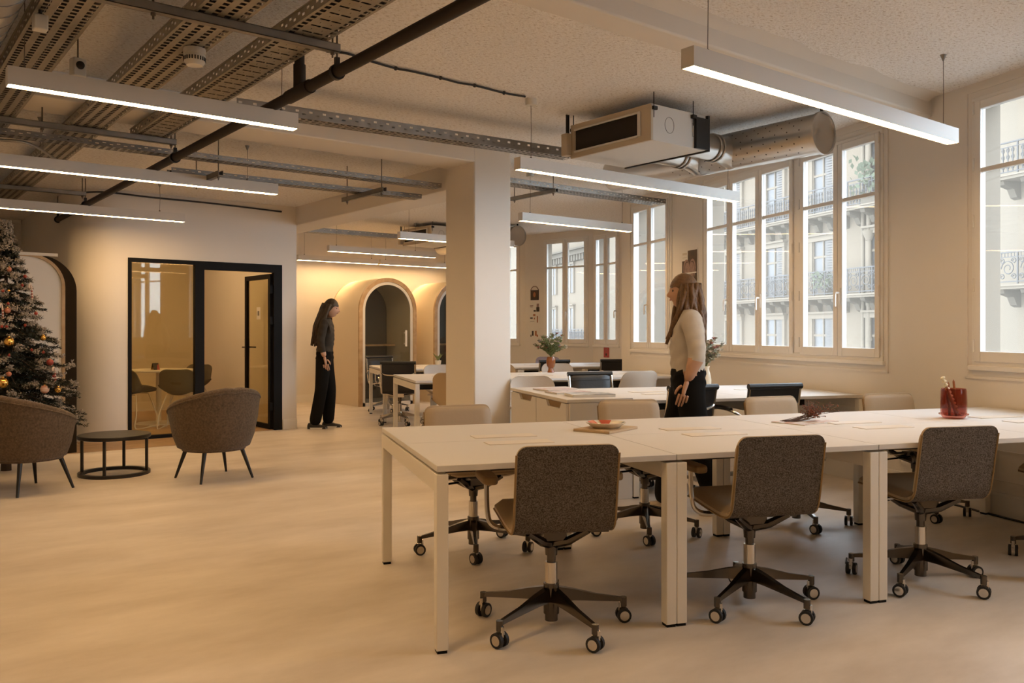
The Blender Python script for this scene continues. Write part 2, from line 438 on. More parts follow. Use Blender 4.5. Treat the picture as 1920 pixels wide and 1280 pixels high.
# walls -----------------------------------------------------------------------------------
def wall_seg(name, p, q, z0, z1, openings=(), thick=0.25, m=None, ext0=0.0, ext1=0.0):
    if openings and m is None and thick == 0.25:
        wall_leaf(name + '_outside', p, q, z0, z1, openings, -0.25, -0.085, M['facadeplain'], ext0, ext1)
        return wall_leaf(name, p, q, z0, z1, openings, -0.085, 0.0, M['wall'], ext0, ext1)
    return wall_leaf(name, p, q, z0, z1, openings, -thick, 0.0, m, ext0, ext1)
def wall_leaf(name, p, q, z0, z1, openings, ya, yb, m, ext0, ext1):
    p = Vector(p); q = Vector(q); L = (q - p).length
    ang = math.atan2((q - p).y, (q - p).x)
    mb = MB()
    xs = -ext0
    for (a, b, c, d) in sorted(openings):
        mb.box(xs, a, ya, yb, z0, z1)
        mb.box(a, b, ya, yb, z0, c); mb.box(a, b, ya, yb, d, z1)
        xs = b
    mb.box(xs, L + ext1, ya, yb, z0, z1)
    o = mb.build(name, m or M['wall'])
    o.location = (p.x, p.y, 0); o.rotation_euler = (0, 0, ang)
    return struct(o)
ZW0, ZW1 = 1.02, 2.92
def we(e): return e - E0
W_OPEN = [(-1.6, -0.45), (0.38, 1.5), (2.385, 5.2), (6.02, 7.08)]
wall_seg('wall_right', W0, P0, 0, H1, [(we(a), we(b), ZW0, ZW1) for a, b in W_OPEN], ext0=0.25, ext1=0.0)
wall_seg('wall_bay_return', P0, Pa, 0, H1, ext1=0.25)
wall_seg('wall_bay_side', Pa, Pb, 0, H1)
wall_seg('wall_bay_right', Pb, Pc, 0, H1, [(0.06, 0.80, ZW0, ZW1)])
for nm, p_, q_ in (('wall_outside_return', P0, Pa), ('wall_outside_side', Pa, Pb)):
    o = MB().box(0.02, (q_ - p_).length + 0.27, -0.27, -0.252, -2.0, 6.0).build(nm, M['facadeplain'])
    o.location = (p_.x, p_.y, 0); o.rotation_euler = (0, 0, math.atan2((q_ - p_).y, (q_ - p_).x)); struct(o)
LF2 = (Pd - Pc).length; LF4 = (Pe - Pd).length
wall_seg('wall_bay_middle', Pc, Pd, 0, H1, [(0.10, 1.05, ZW0, ZW1)])
wall_seg('wall_bay_left', Pd, Pe, 0, H1, [(0.16, 0.86, ZW0, ZW1)], ext1=0.3)
wall_seg('wall_back', (10.2, VB), (-1.7, VB), 0, H1, thick=0.2)
wall_seg('wall_left', (-1.7, VB), (-1.7, -2.5), 0, H1, thick=0.2)
wall_seg('wall_front', (-1.7, -2.5), tuple(W0), 0, H1, thick=0.2)
# meeting-room partition: lintel, pier, curved corner and the wall running back
mb = MB()
t = 0.10
mb.box(2.55, 4.41, 10.45, 10.45 + t, 2.115, H2)
mb.box(4.41, 4.61, 10.45, 10.45 + t, 0, H2)
mb.box(4.61 - t, 4.61, 10.45 + t, VB, 0, H2)
o_ = [(2.55, 10.45), (2.45, 10.45)]; i_ = [(2.55, 10.45 + t), (2.45, 10.45 + t)]
for k in range(1, 13):
    a = PI / 2 * k / 12
    o_.append((2.45 - 0.45 * math.sin(a), 10.90 - 0.45 * math.cos(a))); i_.append((2.45 - 0.35 * math.sin(a), 10.90 - 0.35 * math.cos(a)))
o_.append((2.0, VB)); i_.append((2.1, VB))
mb.ring([(x, y, 0) for x, y in o_], [(x, y, 0) for x, y in i_], (0, 0, H2))
struct(mb.build('wall_partition', M['wall'], smooth=True, angle=30))
# column and beams
colm = thing('column', (0, 0, 0), 0, 'square cream painted column holding the ceiling beams', None, kind='structure')
MB().box(4.59, 5.02, 6.44, 6.92, 0, H1).build('shaft', M['wall'], colm, bevel=0.012)
for k in range(3):
    s_ = MB()
    y = 6.62 + k * 0.075
    s_.box(4.578, 4.59, y, y + 0.072, 0.24, 0.312)
    so = s_.build('socket', M['plastic'], colm, bevel=0.003)
    MB().cyl((4.577, y + 0.036, 0.276), (4.5775, y + 0.036, 0.276), 0.02, n=14).build('socket_well', M['dark'] if k == 2 else M['acbeige'], so)
struct(MB().box(-1.7, 4.6, 6.44, 6.90, 2.84, H1).build('trim_1', M['wall'], bevel=0.01), 'cream ceiling beam running into the column')
struct(MB().box(4.6, 5.02, 6.92, VB, 2.64, H1).build('trim_2', M['wall'], bevel=0.01), 'cream ceiling beam from the column to the back wall')
b2 = DE(WD, 2.1)
struct(MB().box(-1.7, 6.50, 3.11, 3.30, 2.885, H1).build('trim_3', M['wall'], bevel=0.012), 'shallow cream ceiling beam above the nearest hanging light')
# wavy plaster fillet where the shallow beam meets the ceiling
fl = MB(); P = []
for i in range(41):
    x = -1.6 + i * 0.2
    w = 0.05 + 0.022 * math.sin(i * 1.3) + 0.014 * math.sin(i * 2.9)
    P.append([(x, 3.111, 2.99), (x, 3.085 - w * 0.4, 3.018), (x, 3.08 - w, 3.0299)])
struct(fl.grid(P).build('trim_4', M['wall'], smooth=True), 'wavy plaster fillet along the shallow beam')

# skirting
def skirting(name, p, q, h=0.14):
    p = Vector(p); q = Vector(q); L = (q - p).length; a = math.atan2((q - p).y, (q - p).x)
    o = MB().box(0, L, 0, 0.018, 0, h - 0.02).box(0, L, 0, 0.012, h - 0.02, h).build(name, M['trim'])
    o.location = (p.x, p.y, 0); o.rotation_euler = (0, 0, a)
    return struct(o)
skirting('baseboard_right', W0, P0, 0.16)
skirting('baseboard_back', (9.6, VB), (4.62, VB))
skirting('baseboard_bay', Pc, Pd)
skirting('baseboard_partition', (4.61, 10.45), (4.42, 10.45), 0.13)
skirting('baseboard_meeting_room', (4.5, VB), (2.12, VB), 0.15)
# low wall panelling under the street windows
def panel(name, e0, e1, z0, z1):
    o = MB()
    w = 0.02
    for (a, b, c, d) in ((e0, e1, z0, z0 + w), (e0, e1, z1 - w, z1), (e0, e0 + w, z0, z1), (e1 - w, e1, z0, z1)):
        o.box(a, b, 0, 0.01, c, d)
    o = o.build(name, M['wall'])
    p = DE(WD, 0); o.location = (p.x, p.y, 0); o.rotation_euler = (0, 0, math.atan2(E.y, E.x))
    return struct(o, 'thin rectangular moulding on the wall under a street window')
panel('trim_5', 2.33, 5.25, 0.93, 2.985)
panel('trim_6', 0.33, 1.56, 0.93, 2.985)
panel('trim_7', 5.96, 7.14, 0.93, 2.985)
panel('trim_8', 0.33, 2.2, 0.22, 0.46)
# panelled cupboard wall far left
pw = thing('wall_panelling', (0, 0, 0), 0, 'old cream panelled cupboard doors in the far left corner', None, kind='structure')
for i in range(3):
    x = 1.95 - i * 0.75
    for (c, d) in ((0.15, 2.05), (2.12, 2.42), (2.46, 2.8)):
        b_ = MB().box(x - 0.70, x - 0.05, VB - 0.03, VB, c, d).build('door_panel', M['wall'], pw, bevel=0.006)
MB().box(-0.4, 1.99, VB - 0.06, VB, 2.82, 2.88).build('cornice', M['wall'], pw, bevel=0.01)

# windows ----------------------------------------------------------------------------------
WN = [0]
def window(p, ang, x0, x1, sashes, label, tz=2.40):
    """x along the wall, -y outwards; sashes = [(x0, x1, handle side, hinge side)]"""
    WN[0] += 1
    r = thing('window_%d' % WN[0], (p[0], p[1], 0), ang, label, None, kind='structure')
    f = MB()
    fw = 0.045
    for (a, b, c, d) in ((x0, x1, ZW0, ZW0 + fw), (x0, x1, ZW1 - fw, ZW1), (x0, x0 + fw * 0.6, ZW0 + fw, ZW1 - fw), (x1 - fw * 0.6, x1, ZW0 + fw, ZW1 - fw)):
        f.box(a, b, -0.085, 0.012, c, d)
    for i in range(len(sashes) - 1):
        a, b = sashes[i][1], sashes[i + 1][0]
        if b - a > 0.02: f.box(a, b, -0.075, 0.006, ZW0 + fw, ZW1 - fw)
    f.build('frame', M['trim'], r, bevel=0.004)
    MB().box(x0 - 0.02, x1 + 0.02, 0, 0.03, ZW0 - 0.03, ZW0 + 0.005).build('sill', M['trim'], r, bevel=0.005)
    for (a, b, hs, hg) in sashes:
        a += 0.003; b -= 0.003
        z0, z1 = ZW0 + 0.03, ZW1 - 0.03
        st, bt, tp = 0.055, 0.075, 0.06
        s_ = MB()
        s_.box(a, a + st, -0.028, 0.022, z0, z1); s_.box(b - st, b, -0.028, 0.022, z0, z1)
        s_.box(a + st, b - st, -0.028, 0.022, z0, z0 + bt); s_.box(a + st, b - st, -0.028, 0.022, z1 - tp, z1)
        so = s_.build('sash', M['trim'], r, bevel=0.005)
        MB().box(a + st, b - st, -0.022, 0.014, tz - 0.016, tz + 0.016).build('transom', M['trim'], so, bevel=0.003)
        MB().box(a + st, b - st, -0.006, 0.0, z0 + bt, tz - 0.016).build('glass_pane', M['glass'], so)
        MB().box(a + st, b - st, -0.006, 0.0, tz + 0.016, z1 - tp).build('glass_pane', M['glass'], so)
        if hs:
            hx = (b - st / 2) if hs > 0 else (a + st / 2)
            h_ = MB().box(hx - 0.014, hx + 0.014, 0.022, 0.03, 1.50, 1.64)
            h_.tube([(hx, 0.03, 1.60), (hx, 0.065, 1.60), (hx, 0.07, 1.585), (hx, 0.07, 1.48)], 0.009, n=8)
            h_.build('handle', M['trim'], so, smooth=True)
        if hg:
            hx = b if hg > 0 else a
            for hz in (1.12, 1.55, 2.0, 2.4, 2.8):
                MB().cyl((hx, 0.027, hz), (hx, 0.027, hz + 0.09), 0.009, n=8).build('hinge', M['trim'], so, smooth=True)
    return r
EA = math.atan2(E.y, E.x)
pW = DE(WD, 0)
window(pW, EA, 2.385, 5.2, [(2.41, 2.925, 1, -1), (2.925, 3.46, 0, 1), (3.56, 4.12, 1, -1), (4.12, 4.655, 0, 0), (4.655, 5.175, -1, 0)], 'wide row of five tall casement windows behind the standing woman')
window(pW, EA, 0.38, 1.5, [(0.405, 0.94, 0, -1), (0.94, 1.475, 0, 1)], 'tall casement window cut by the right edge of the picture')
window(pW, EA, -1.6, -0.45, [(-1.575, -1.025, 0, 0), (-1.025, -0.475, 0, 0)], 'casement window on the street wall beside the camera')
window(pW, EA, 6.02, 7.08, [(6.045, 6.55, 0, 0), (6.55, 7.055, -1, 0)], 'narrow two leaf casement window left of the dark poster')
a_ = math.atan2((Pc - Pb).y, (Pc - Pb).x)
window(Pb, a_, 0.06, 0.80, [(0.08, 0.43, -1, 0), (0.43, 0.78, 0, 0)], 'slim pair of casements in the far bay above the red booklet')
a_ = math.atan2((Pd - Pc).y, (Pd - Pc).x)
window(Pc, a_, 0.10, 1.05, [(0.12, 0.575, 1, 0), (0.575, 1.03, 0, 0)], 'pair of casements in the far bay beside the small wall prints')
a_ = math.atan2((Pe - Pd).y, (Pe - Pd).x)
window(Pd, a_, 0.16, 0.86, [(0.18, 0.51, 0, 0), (0.51, 0.84, 0, 0)], 'casement window of the far bay half hidden by the column')
# sampling portals in the window openings
def portal(p, ang, xc, w):
    l = bpy.data.lights.new('daylight_portal', 'AREA'); l.shape = 'RECTANGLE'; l.size = w; l.size_y = 1.8
    l.cycles.is_portal = True
    o = bpy.data.objects.new('daylight_portal', l); COL.objects.link(o)
    c, s = math.cos(ang), math.sin(ang)
    o.location = (p[0] + c * xc + s * 0.16, p[1] + s * xc - c * 0.16, 1.97)
    o.rotation_euler = Matrix(((c, 0, s), (s, 0, -c), (0, 1, 0))).to_euler() if False else (Vector((-s, c, 0))).to_track_quat('-Z', 'Y').to_euler()
for (a, b) in W_OPEN: portal(pW, EA, (a + b) / 2, b - a)
portal(Pb, math.atan2((Pc - Pb).y, (Pc - Pb).x), 0.43, 0.7)
portal(Pc, math.atan2((Pd - Pc).y, (Pd - Pc).x), 0.575, 0.9)
portal(Pd, math.atan2((Pe - Pd).y, (Pe - Pd).x), 0.51, 0.7)

# meeting-room glass front -------------------------------------------------------------------
gp = thing('window_partition', (0, 0, 0), 0, 'black steel framed glass front of the meeting room', None, kind='structure')
yb0, yb1 = 10.44, 10.52
MB().box(2.55, 2.59, yb0, yb1, 0.0, 2.115).build('frame_post', M['black'], gp)
MB().box(3.31, 3.42, yb0, yb1, 0.0, 2.115).build('frame_post', M['black'], gp)
MB().box(4.30, 4.41, yb0, yb1, 0.0, 2.115).build('frame_post', M['black'], gp)
MB().box(2.59, 3.31, yb0, yb1, 2.07, 2.115).build('frame_rail', M['black'], gp)
MB().box(3.42, 4.30, yb0, yb1, 2.015, 2.115).build('frame_rail', M['black'], gp)
MB().box(2.59, 3.31, yb0, yb1, 0.0, 0.045).build('frame_rail', M['black'], gp)
MB().box(2.59, 3.31, 10.475, 10.485, 0.045, 2.07).build('glass_pane', M['partglass'], gp)
dr = thing('door_1', (4.285, 10.49, 0), math.radians(92), 'black framed glass door standing open into the meeting room', None, kind='structure')
lf = MB()
for (a, b, c, d) in ((0, 0.06, 0.01, 2.0), (0.74, 0.80, 0.01, 2.0), (0.06, 0.74, 0.01, 0.07), (0.06, 0.74, 1.94, 2.0)): lf.box(a, b, -0.02, 0.02, c, d)
lf.build('leaf_frame', M['black'], dr)
MB().box(0.06, 0.74, -0.004, 0.004, 0.07, 1.94).build('glass_pane', M['partglass'], dr)
hd = MB()
for sg in (-1, 1):
    hd.box(0.755, 0.785, sg * 0.02, sg * 0.028, 0.92, 1.16); hd.tube([(0.77, sg * 0.03, 1.05), (0.77, sg * 0.065, 1.05), (0.65, sg * 0.068, 1.05)], 0.009)
hd.build('door_handle', M['blackmetal'], dr, smooth=True)
MB().box(0.32, 0.44, 0.005, 0.007, 1.42, 1.58).box(0.355, 0.405, 0.007, 0.0075, 1.47, 1.53, 1).build('notice', [M['paper'], M['steel']], dr)
for hz in (0.25, 1.35, 1.75): MB().box(-0.03, 0.01, -0.03, 0.03, hz, hz + 0.10).build('hinge', M['black'], dr)

# ================================================================== THE STREET OUTSIDE
def rail_mesh(L, h=0.95, style=0):
    mb = MB()
    mb.box(0, L, -0.025, 0.025, h - 0.04, h); mb.box(0, L, -0.015, 0.015, 0.06, 0.09); mb.box(0, L, -0.012, 0.012, h - 0.17, h - 0.145)
    n = int(L / 0.62)
    for k in range(n + 1):
        x = k * L / n
        mb.box(x - 0.02, x + 0.02, -0.02, 0.02, 0, h)
        if k == n: break
        w = L / n
        if style == 0:
            for (cx, cz, r, tr) in ((0.5, 0.46, 0.24, 1.6), (0.2, 0.22, 0.09, 1.3), (0.8, 0.22, 0.09, 1.3), (0.2, 0.68, 0.09, 1.3), (0.8, 0.68, 0.09, 1.3)):
                pts = []
                for q in range(19):
                    a = q / 18 * tr * 2 * PI
                    rr = r * (1 - 0.72 * q / 18)
                    pts.append((x + cx * w + rr * math.cos(a), 0, cz + rr * math.sin(a)))
                mb.tube(pts, 0.016, n=4)
            for q in range(1, 6): mb.box(x + w * q / 6 - 0.008, x + w * q / 6 + 0.008, -0.008, 0.008, h - 0.15, h - 0.04)
        else:
            for q in range(1, 4):
                xx = x + w * q / 4
                mb.box(xx - 0.012, xx + 0.012, -0.012, 0.012, 0.08, h - 0.15)
                for zc in (0.22, 0.5, 0.7):
                    pts = [(xx + 0.05 * math.cos(a * PI / 5), 0, zc + 0.06 * math.sin(a * PI / 5)) for a in range(10)]
                    mb.tube(pts, 0.013, n=4, closed=True)
    return mb
def facade(label, d, e0, e1, floors, bays, balconies, cornice=None, pipe=None, m='facade', top=13.0):
    p = DE(d, e0); L = e1 - e0
    r = thing('building', (p.x, p.y, 0), EA, label, 'building', 'buildings across the street')
    # local x = along the street, local y = towards us
    MB().box(0, L, -6, 0, -8, top).build('wall', M[m], r)
    bw = L / bays if bays else 0
    for (fz, wh) in floors:
        for k in range(bays):
            cx = (k + 0.5) * bw
            w = 0.62
            s_ = MB()
            s_.box(cx - w - 0.16, cx - w, 0, 0.12, fz, fz + wh); s_.box(cx + w, cx + w + 0.16, 0, 0.12, fz, fz + wh)
            s_.box(cx - w - 0.2, cx + w + 0.2, 0, 0.16, fz + wh, fz + wh + 0.2); s_.box(cx - w - 0.26, cx + w + 0.26, 0, 0.26, fz + wh + 0.2, fz + wh + 0.28)
            wn = s_.build('window', M['facadeplain'], r)
            MB().box(cx - w, cx + w, 0.0, 0.02, fz, fz + wh).build('pane', M['farglass'], wn)
            c_ = MB().box(cx - 0.03, cx + 0.03, 0.02, 0.06, fz, fz + wh)
            for sg in (-1, 1):
                c_.box(cx + sg * (w - 0.03), cx + sg * w, 0.02, 0.06, fz, fz + wh); c_.box(cx + sg * 0.03, cx + sg * w, 0.02, 0.05, fz + wh * 0.68, fz + wh * 0.72)
            c_.build('casement_bars', M['facadeplain'], wn)
            sh = MB()
            for q in range(int(wh / 0.1)): sh.box(cx - w, cx - w + 0.42, 0.06, 0.085, fz + q * 0.1, fz + q * 0.1 + 0.08)
            sh.build('shutter', M['shutter'], wn)
    for (bz, style, dep) in balconies:
        b = MB().box(-0.05, L + 0.05, 0, dep, bz - 0.14, bz).box(-0.05, L + 0.05, 0, dep + 0.06, bz - 0.06, bz - 0.01)
        bo = b.build('balcony', M['facadeplain'], r)
        rm = rail_mesh(L, 0.95, style).build('railing', M['iron'], bo); rm.location = (0, dep - 0.06, bz)
        br = MB()
        k = 0
        while k * 0.8 < L:
            x = k * 0.8 + 0.3
            br.prism([(x - 0.12, 0, bz - 0.15), (x - 0.12, dep * 0.85, bz - 0.15), (x - 0.12, dep * 0.8, bz - 0.26), (x - 0.12, dep * 0.35, bz - 0.36), (x - 0.12, dep * 0.2, bz - 0.6), (x - 0.12, 0, bz - 0.66)], (0.24, 0, 0))
            k += 1
        br.build('brackets', M['stone'], bo)
    if cornice:
        c = MB().box(-0.1, L + 0.1, 0, 0.5, cornice, cornice + 0.3).box(-0.1, L + 0.1, 0, 0.7, cornice + 0.3, cornice + 0.42)
        k = 0
        while k * 0.5 < L:
            c.box(k * 0.5, k * 0.5 + 0.26, 0, 0.4, cornice - 0.4, cornice); k += 1
        c.build('cornice', M['stone'], r)
    if pipe is not None:
        q = MB().cyl((pipe, 0.12, -8), (pipe, 0.12, top), 0.09, n=12).cyl((pipe + 0.35, 0.1, -8), (pipe + 0.35, 0.1, top), 0.07, n=12)
        for z in (-0.5, 0.9, 2.2, 3.6, 4.6): q.cyl((pipe, 0.12, z), (pipe, 0.12, z + 0.12), 0.12, n=12)
        q.cyl((pipe, 0.12, 4.6), (pipe, 0.12, 4.95), 0.11, 0.26, n=12)
        q.build('downpipe', M['facadeplain'], r, smooth=True)
    return r
fl_ = [(-0.45, 2.2), (2.75, 2.1), (5.95, 2.2)]
A = facade('pale stone apartment house with two rows of wrought iron balconies seen through the five casements', 21.3, 20.4, 33.4, fl_, 4, [(2.63, 0, 0.8), (5.84, 1, 0.8)], pipe=2.2)
facade('stone house with iron balconies just showing at the right picture edge', 21.3, 6.5, 16.4, fl_, 3, [(2.63, 0, 0.8), (5.84, 1, 0.8)])
facade('plain pale rendered house with a blank front right of the balconied house', 21.8, 16.5, 20.3, [], 0, [], m='facadeplain')
facade('plain pale house front seen through the narrow two leaf casement', 21.6, 33.5, 47.5, [], 0, [], m='facadeplain')
facade('stone house with bracketed cornice and iron balcony seen through the far bay casements', 21.3, 47.6, 61.5, [(0.55, 2.3), (3.95, 2.0)], 4, [(0.45, 1, 0.6)], cornice=6.5)
facade('plain pale house closing the street far away beyond the bay', 21.9, 61.6, 75, [], 0, [], m='facadeplain')
# plants on the balconies
def bush(name, loc, r, n, m, label, cat, group=None, flat=1.0, root=None):
    mb = MB(); rnd = random.Random(int(loc[0] * 100))
    for k in range(n):
        a = rnd.uniform(0, 2 * PI); t = rnd.uniform(-0.2, 1)
        q = r * rnd.uniform(0.3, 1)
        c = Vector((q * math.cos(a), q * math.sin(a), (t + 0.2) * r * flat))
        u_ = Vector((rnd.uniform(-1, 1), rnd.uniform(-1, 1), rnd.uniform(-1, 1))).normalized() * r * 0.16
        w_ = u_.orthogonal().normalized() * r * 0.09
        mb.add([c - u_, c + w_, c + u_, c - w_], [(0, 1, 2, 3)])
    mb.box(-r * 0.5, r * 0.5, -r * 0.3, r * 0.3, -0.28, 0.02, 1)
    o = mb.build(name, [m, M['stone']]); o.location = loc; o.rotation_euler = (0, 0, EA)
    return tag(o, label, cat, group)
p = DE(20.75, 24.5); bush('balcony_plant', (p.x, p.y, 2.91), 0.5, 160, M['farleaf'], 'green potted plant on the lower iron balcony across the street', 'plant')
p = DE(20.75, 21.9); bush('balcony_plant', (p.x, p.y, 6.12), 0.75, 160, M['farleaf'], 'leafy shrub on the upper iron balcony across the street', 'plant', flat=1.6)
g_ = DE(40, 20)
st = MB().box(-60, 60, -60, 110, -8.2, -8.0).build('road', M['street']); st.location = (0, 0, 0)
st.location = (tuple(DE(60, 20))[0], DE(60, 20)[1], 0); st.rotation_euler = (0, 0, DROT)
struct(st, 'grey street below the windows')

# ================================================================== FURNITURE
def spline(pts, n):
    out_ = []
    m = len(pts)
    P_ = [Vector(p) for p in pts]
    for i in range(m - 1):
        p0 = P_[max(i - 1, 0)]; p1 = P_[i]; p2 = P_[i + 1]; p3 = P_[min(i + 2, m - 1)]
        for k in range(n):
            t = k / n
            out_.append(0.5 * ((2 * p1) + (p2 - p0) * t + (2 * p0 - 5 * p1 + 4 * p2 - p3) * t * t + (3 * p1 - p0 - 3 * p2 + p3) * t ** 3))
    out_.append(P_[-1])
    return out_
def sheet(prof, wfn, thick, off=0.0, wrap=0.0, rounded=True, nc=9, mi=0, mi_out=None, wrapfn=None):
    """a bent sheet across x following a (y, z) profile"""
    mb = MB(); m = len(prof)
    L = [0]
    for i in range(1, m): L.append(L[-1] + (Vector(prof[i]) - Vector(prof[i - 1])).length)
    rows = []
    for i, p in enumerate(prof):
        t = (Vector(prof[min(i + 1, m - 1)]) - Vector(prof[max(i - 1, 0)])).normalized()
        n_ = Vector((t[1], -t[0]))
        s = L[i] / L[-1]
        w = wfn(s, L[i], L[-1])
        end = min(L[i], L[-1] - L[i])
        inn = []; ou = []
        wr = wrap * (wrapfn(s) if wrapfn else 1.0)
        for j in range(nc):
            c = -1 + 2 * j / (nc - 1)
            tt = thick
            if rounded:
                edge = min((1 - abs(c)) * w, end)
                tt = thick * min(1.0, 0.35 + 0.65 * math.sqrt(max(0, 1 - (1 - min(edge / 0.03, 1)) ** 2)))
            q = Vector(p) + n_ * (off + wr * c * c)
            a = q + n_ * tt
            inn.append((c * w, a[0], a[1])); ou.append((c * w, q[0], q[1]))
        rows.append((inn, ou))
    vs = []; fs = []; ms = []
    for inn, ou in rows: vs += inn + ou
    K = 2 * nc
    mo = mi if mi_out is None else mi_out
    for i in range(m - 1):
        a = i * K; b = a + K
        for j in range(nc - 1):
            fs.append((a + j, a + j + 1, b + j + 1, b + j)); ms.append(mi)
            fs.append((a + nc + j, b + nc + j, b + nc + j + 1, a + nc + j + 1)); ms.append(mo)
        fs.append((a, b, b + nc, a + nc)); ms.append(mi)
        fs.append((a + nc - 1, a + K - 1, b + K - 1, b + nc - 1)); ms.append(mi)
    for a in (0, (m - 1) * K):
        for j in range(nc - 1): fs.append((a + j, a + j + 1, a + nc + j + 1, a + nc + j)); ms.append(mi)
    mb.v = vs; mb.f = fs; mb.m = ms
    return mb
def dense(prof, step=0.02, fine=0.004, zone=0.055):
    L = [0]
    for i in range(1, len(prof)): L.append(L[-1] + (prof[i] - prof[i - 1]).length)
    T = L[-1]; s = 0.0; ss = []
    while s < T:
        ss.append(s); s += fine if min(s, T - s) < zone else step
    ss.append(T)
    out_ = []
    for s in ss:
        i = max(1, min(len(L) - 1, next((k for k in range(len(L)) if L[k] >= s), len(L) - 1)))
        f = (s - L[i - 1]) / max(1e-9, L[i] - L[i - 1])
        out_.append(prof[i - 1].lerp(prof[i], f))
    return out_
def corner_w(w, r0, r1):
    def f(s, l, L):
        d = L - l
        x = w
        if d < r1: x = w - r1 + math.sqrt(max(0, r1 * r1 - (r1 - d) ** 2))
        if l < r0: x = min(x, w - r0 + math.sqrt(max(0, r0 * r0 - (r0 - l) ** 2)))
        return x
    return f

def caster_mesh():
    mb = MB()
    for s_ in (-1, 1):
        mb.lathe_x = None
        mb.cyl((s_ * 0.009, 0, 0.031), (s_ * 0.024, 0, 0.031), 0.031, n=16)
        mb.cyl((s_ * 0.024, 0, 0.031), (s_ * 0.0255, 0, 0.031), 0.021, n=16, mi=1)
    mb.box(-0.009, 0.009, -0.012, 0.020, 0.03, 0.064, 1)
    mb.cyl((0, 0.014, 0.045), (0, 0.014, 0.085), 0.008, n=8, mi=1)
    return mb.mesh('caster', [M['rubber'], M['chrome']], smooth=True)
CASTER = caster_mesh()
def star_base(root, m, R=0.30, phase=0.3, n=5, hub=0.10, gas=0.34, rnd=None):
    rnd = rnd or random.Random(3)
    for k in range(n):
        a = phase + 2 * PI * k / n
        c, s = math.cos(a), math.sin(a)
        lg = MB()
        def pt(r, w, z): return (c * r - s * w, s * r + c * w, z)
        rows = [(0.02, 0.022, 0.115, 0.175), (0.10, 0.018, 0.112, 0.158), (0.20, 0.014, 0.102, 0.130), (R, 0.011, 0.090, 0.106)]
        P_ = []
        for (r, w, zb, zt) in rows:
            P_.append([pt(r, -w, zb), pt(r, -w * 0.7, zt), pt(r, w * 0.7, zt), pt(r, w, zb), pt(r, -w, zb)])
        lg.grid(P_)
        lg.add(P_[-1][:4], [(0, 1, 2, 3)])
        lg.cyl((c * R, s * R, 0.068), (c * R, s * R, 0.108), 0.015, n=10)
        lo = lg.build('base_leg', m, root, smooth=True, angle=50)
        co = bpy.data.objects.new('caster', CASTER); COL.objects.link(co); co.parent = lo
        co.location = (c * R, s * R, 0); co.rotation_euler = (0, 0, rnd.uniform(0, 2 * PI))
    h_ = MB().cyl((0, 0, 0.06), (0, 0, 0.19), 0.034, n=16).cyl((0, 0, 0.03), (0, 0, 0.06), 0.028, n=16)
    h_.build('hub', m, root, smooth=True)
    MB().cyl((0, 0, 0.19), (0, 0, 0.28), 0.027, n=16).build('gas_sleeve', M['chrome'], root, smooth=True)
    MB().cyl((0, 0, 0.28), (0, 0, gas), 0.019, n=14).cyl((0, 0, gas - 0.03), (0, 0, gas + 0.03), 0.026, 0.03, n=14).build('gas_column', M['dkchrome'], root, smooth=True)

def make_felt_chair():
    r = thing('office_chair', (0, 0, 0), 0, '', 'chair', 'felt backed office chairs at the front desk')
    star_base(r, M['dkchrome'], phase=0.0, R=0.325)
    mech = MB().box(-0.05, 0.05, -0.07, 0.09, 0.385, 0.425)
    for sx in (-1, 1):
        for sy in (-1, 1):
            mech.tube([(0, 0, 0.36), (sx * 0.06, sy * 0.07, 0.385), (sx * 0.13, sy * 0.12, 0.435)], [0.026, 0.02, 0.014], n=8)
    mech.build('mechanism', M['dkchrome'], r, smooth=True)
    MB().tube([(0.04, 0.02, 0.40), (0.16, 0.03, 0.395), (0.27, 0.04, 0.39)], 0.006, n=6).build('lever', M['dkchrome'], r, smooth=True)
    prof = spline([(0.235, 0.462), (0.19, 0.470), (0.03, 0.452), (-0.12, 0.440), (-0.185, 0.447), (-0.222, 0.480), (-0.238, 0.54), (-0.260, 0.67), (-0.285, 0.815)], 5)
    prof = dense(prof)
    sh = sheet(prof, corner_w(0.212, 0.05, 0.045), 0.014, rounded=False, nc=9, mi=1, mi_out=0)
    sh.build('felt_shell', [M['felt'], M['pad']], r, smooth=True, bevel=0.003)
    n = len(prof)
    cut = min(range(n), key=lambda i: (prof[i] - Vector((-0.222, 0.480))).length)
    sheet(prof[2:cut], corner_w(0.214, 0.05, 0.02), 0.036, off=0.010, nc=13).build('seat_pad', M['pad'], r, smooth=True)
    sheet(prof[cut:n - 3], corner_w(0.2135, 0.02, 0.05), 0.024, off=0.010, nc=13).build('back_pad', M['pad'], r, smooth=True)
    edge = [(-0.208 if True else 0, p[0] + 0.0, p[1]) for p in prof]
    for sx in (-1, 1):
        MB().tube([(sx * 0.212, p[0], p[1] + 0.004) for p in prof[8:n - 10]], 0.005, n=6).build('piping', M['padedge'], r, smooth=True)
        a = MB()
        pts = spline([(sx * 0.10, 0.03, 0.428), (sx * 0.20, 0.03, 0.425), (sx * 0.255, 0.035, 0.445), (sx * 0.272, 0.04, 0.50), (sx * 0.274, 0.05, 0.63)], 5)
        P_ = []
        for q in pts: P_.append(q)
        a.tube(P_, 0.011, n=8)
        a.build('arm_bar', M['chrome'], r, smooth=True)
        pd = MB()
        outl = []
        for k in range(20):
            t = 2 * PI * k / 20
            outl.append((sx * 0.274 + 0.036 * math.copysign(abs(math.cos(t)) ** 0.5, math.cos(t)), 0.05 + 0.125 * math.copysign(abs(math.sin(t)) ** 0.5, math.sin(t)), 0.628))
        pd.prism(outl, (0, 0, 0.034))
        pd.build('arm_pad', M['padedge'], r, bevel=0.010, seg=3)
    return r
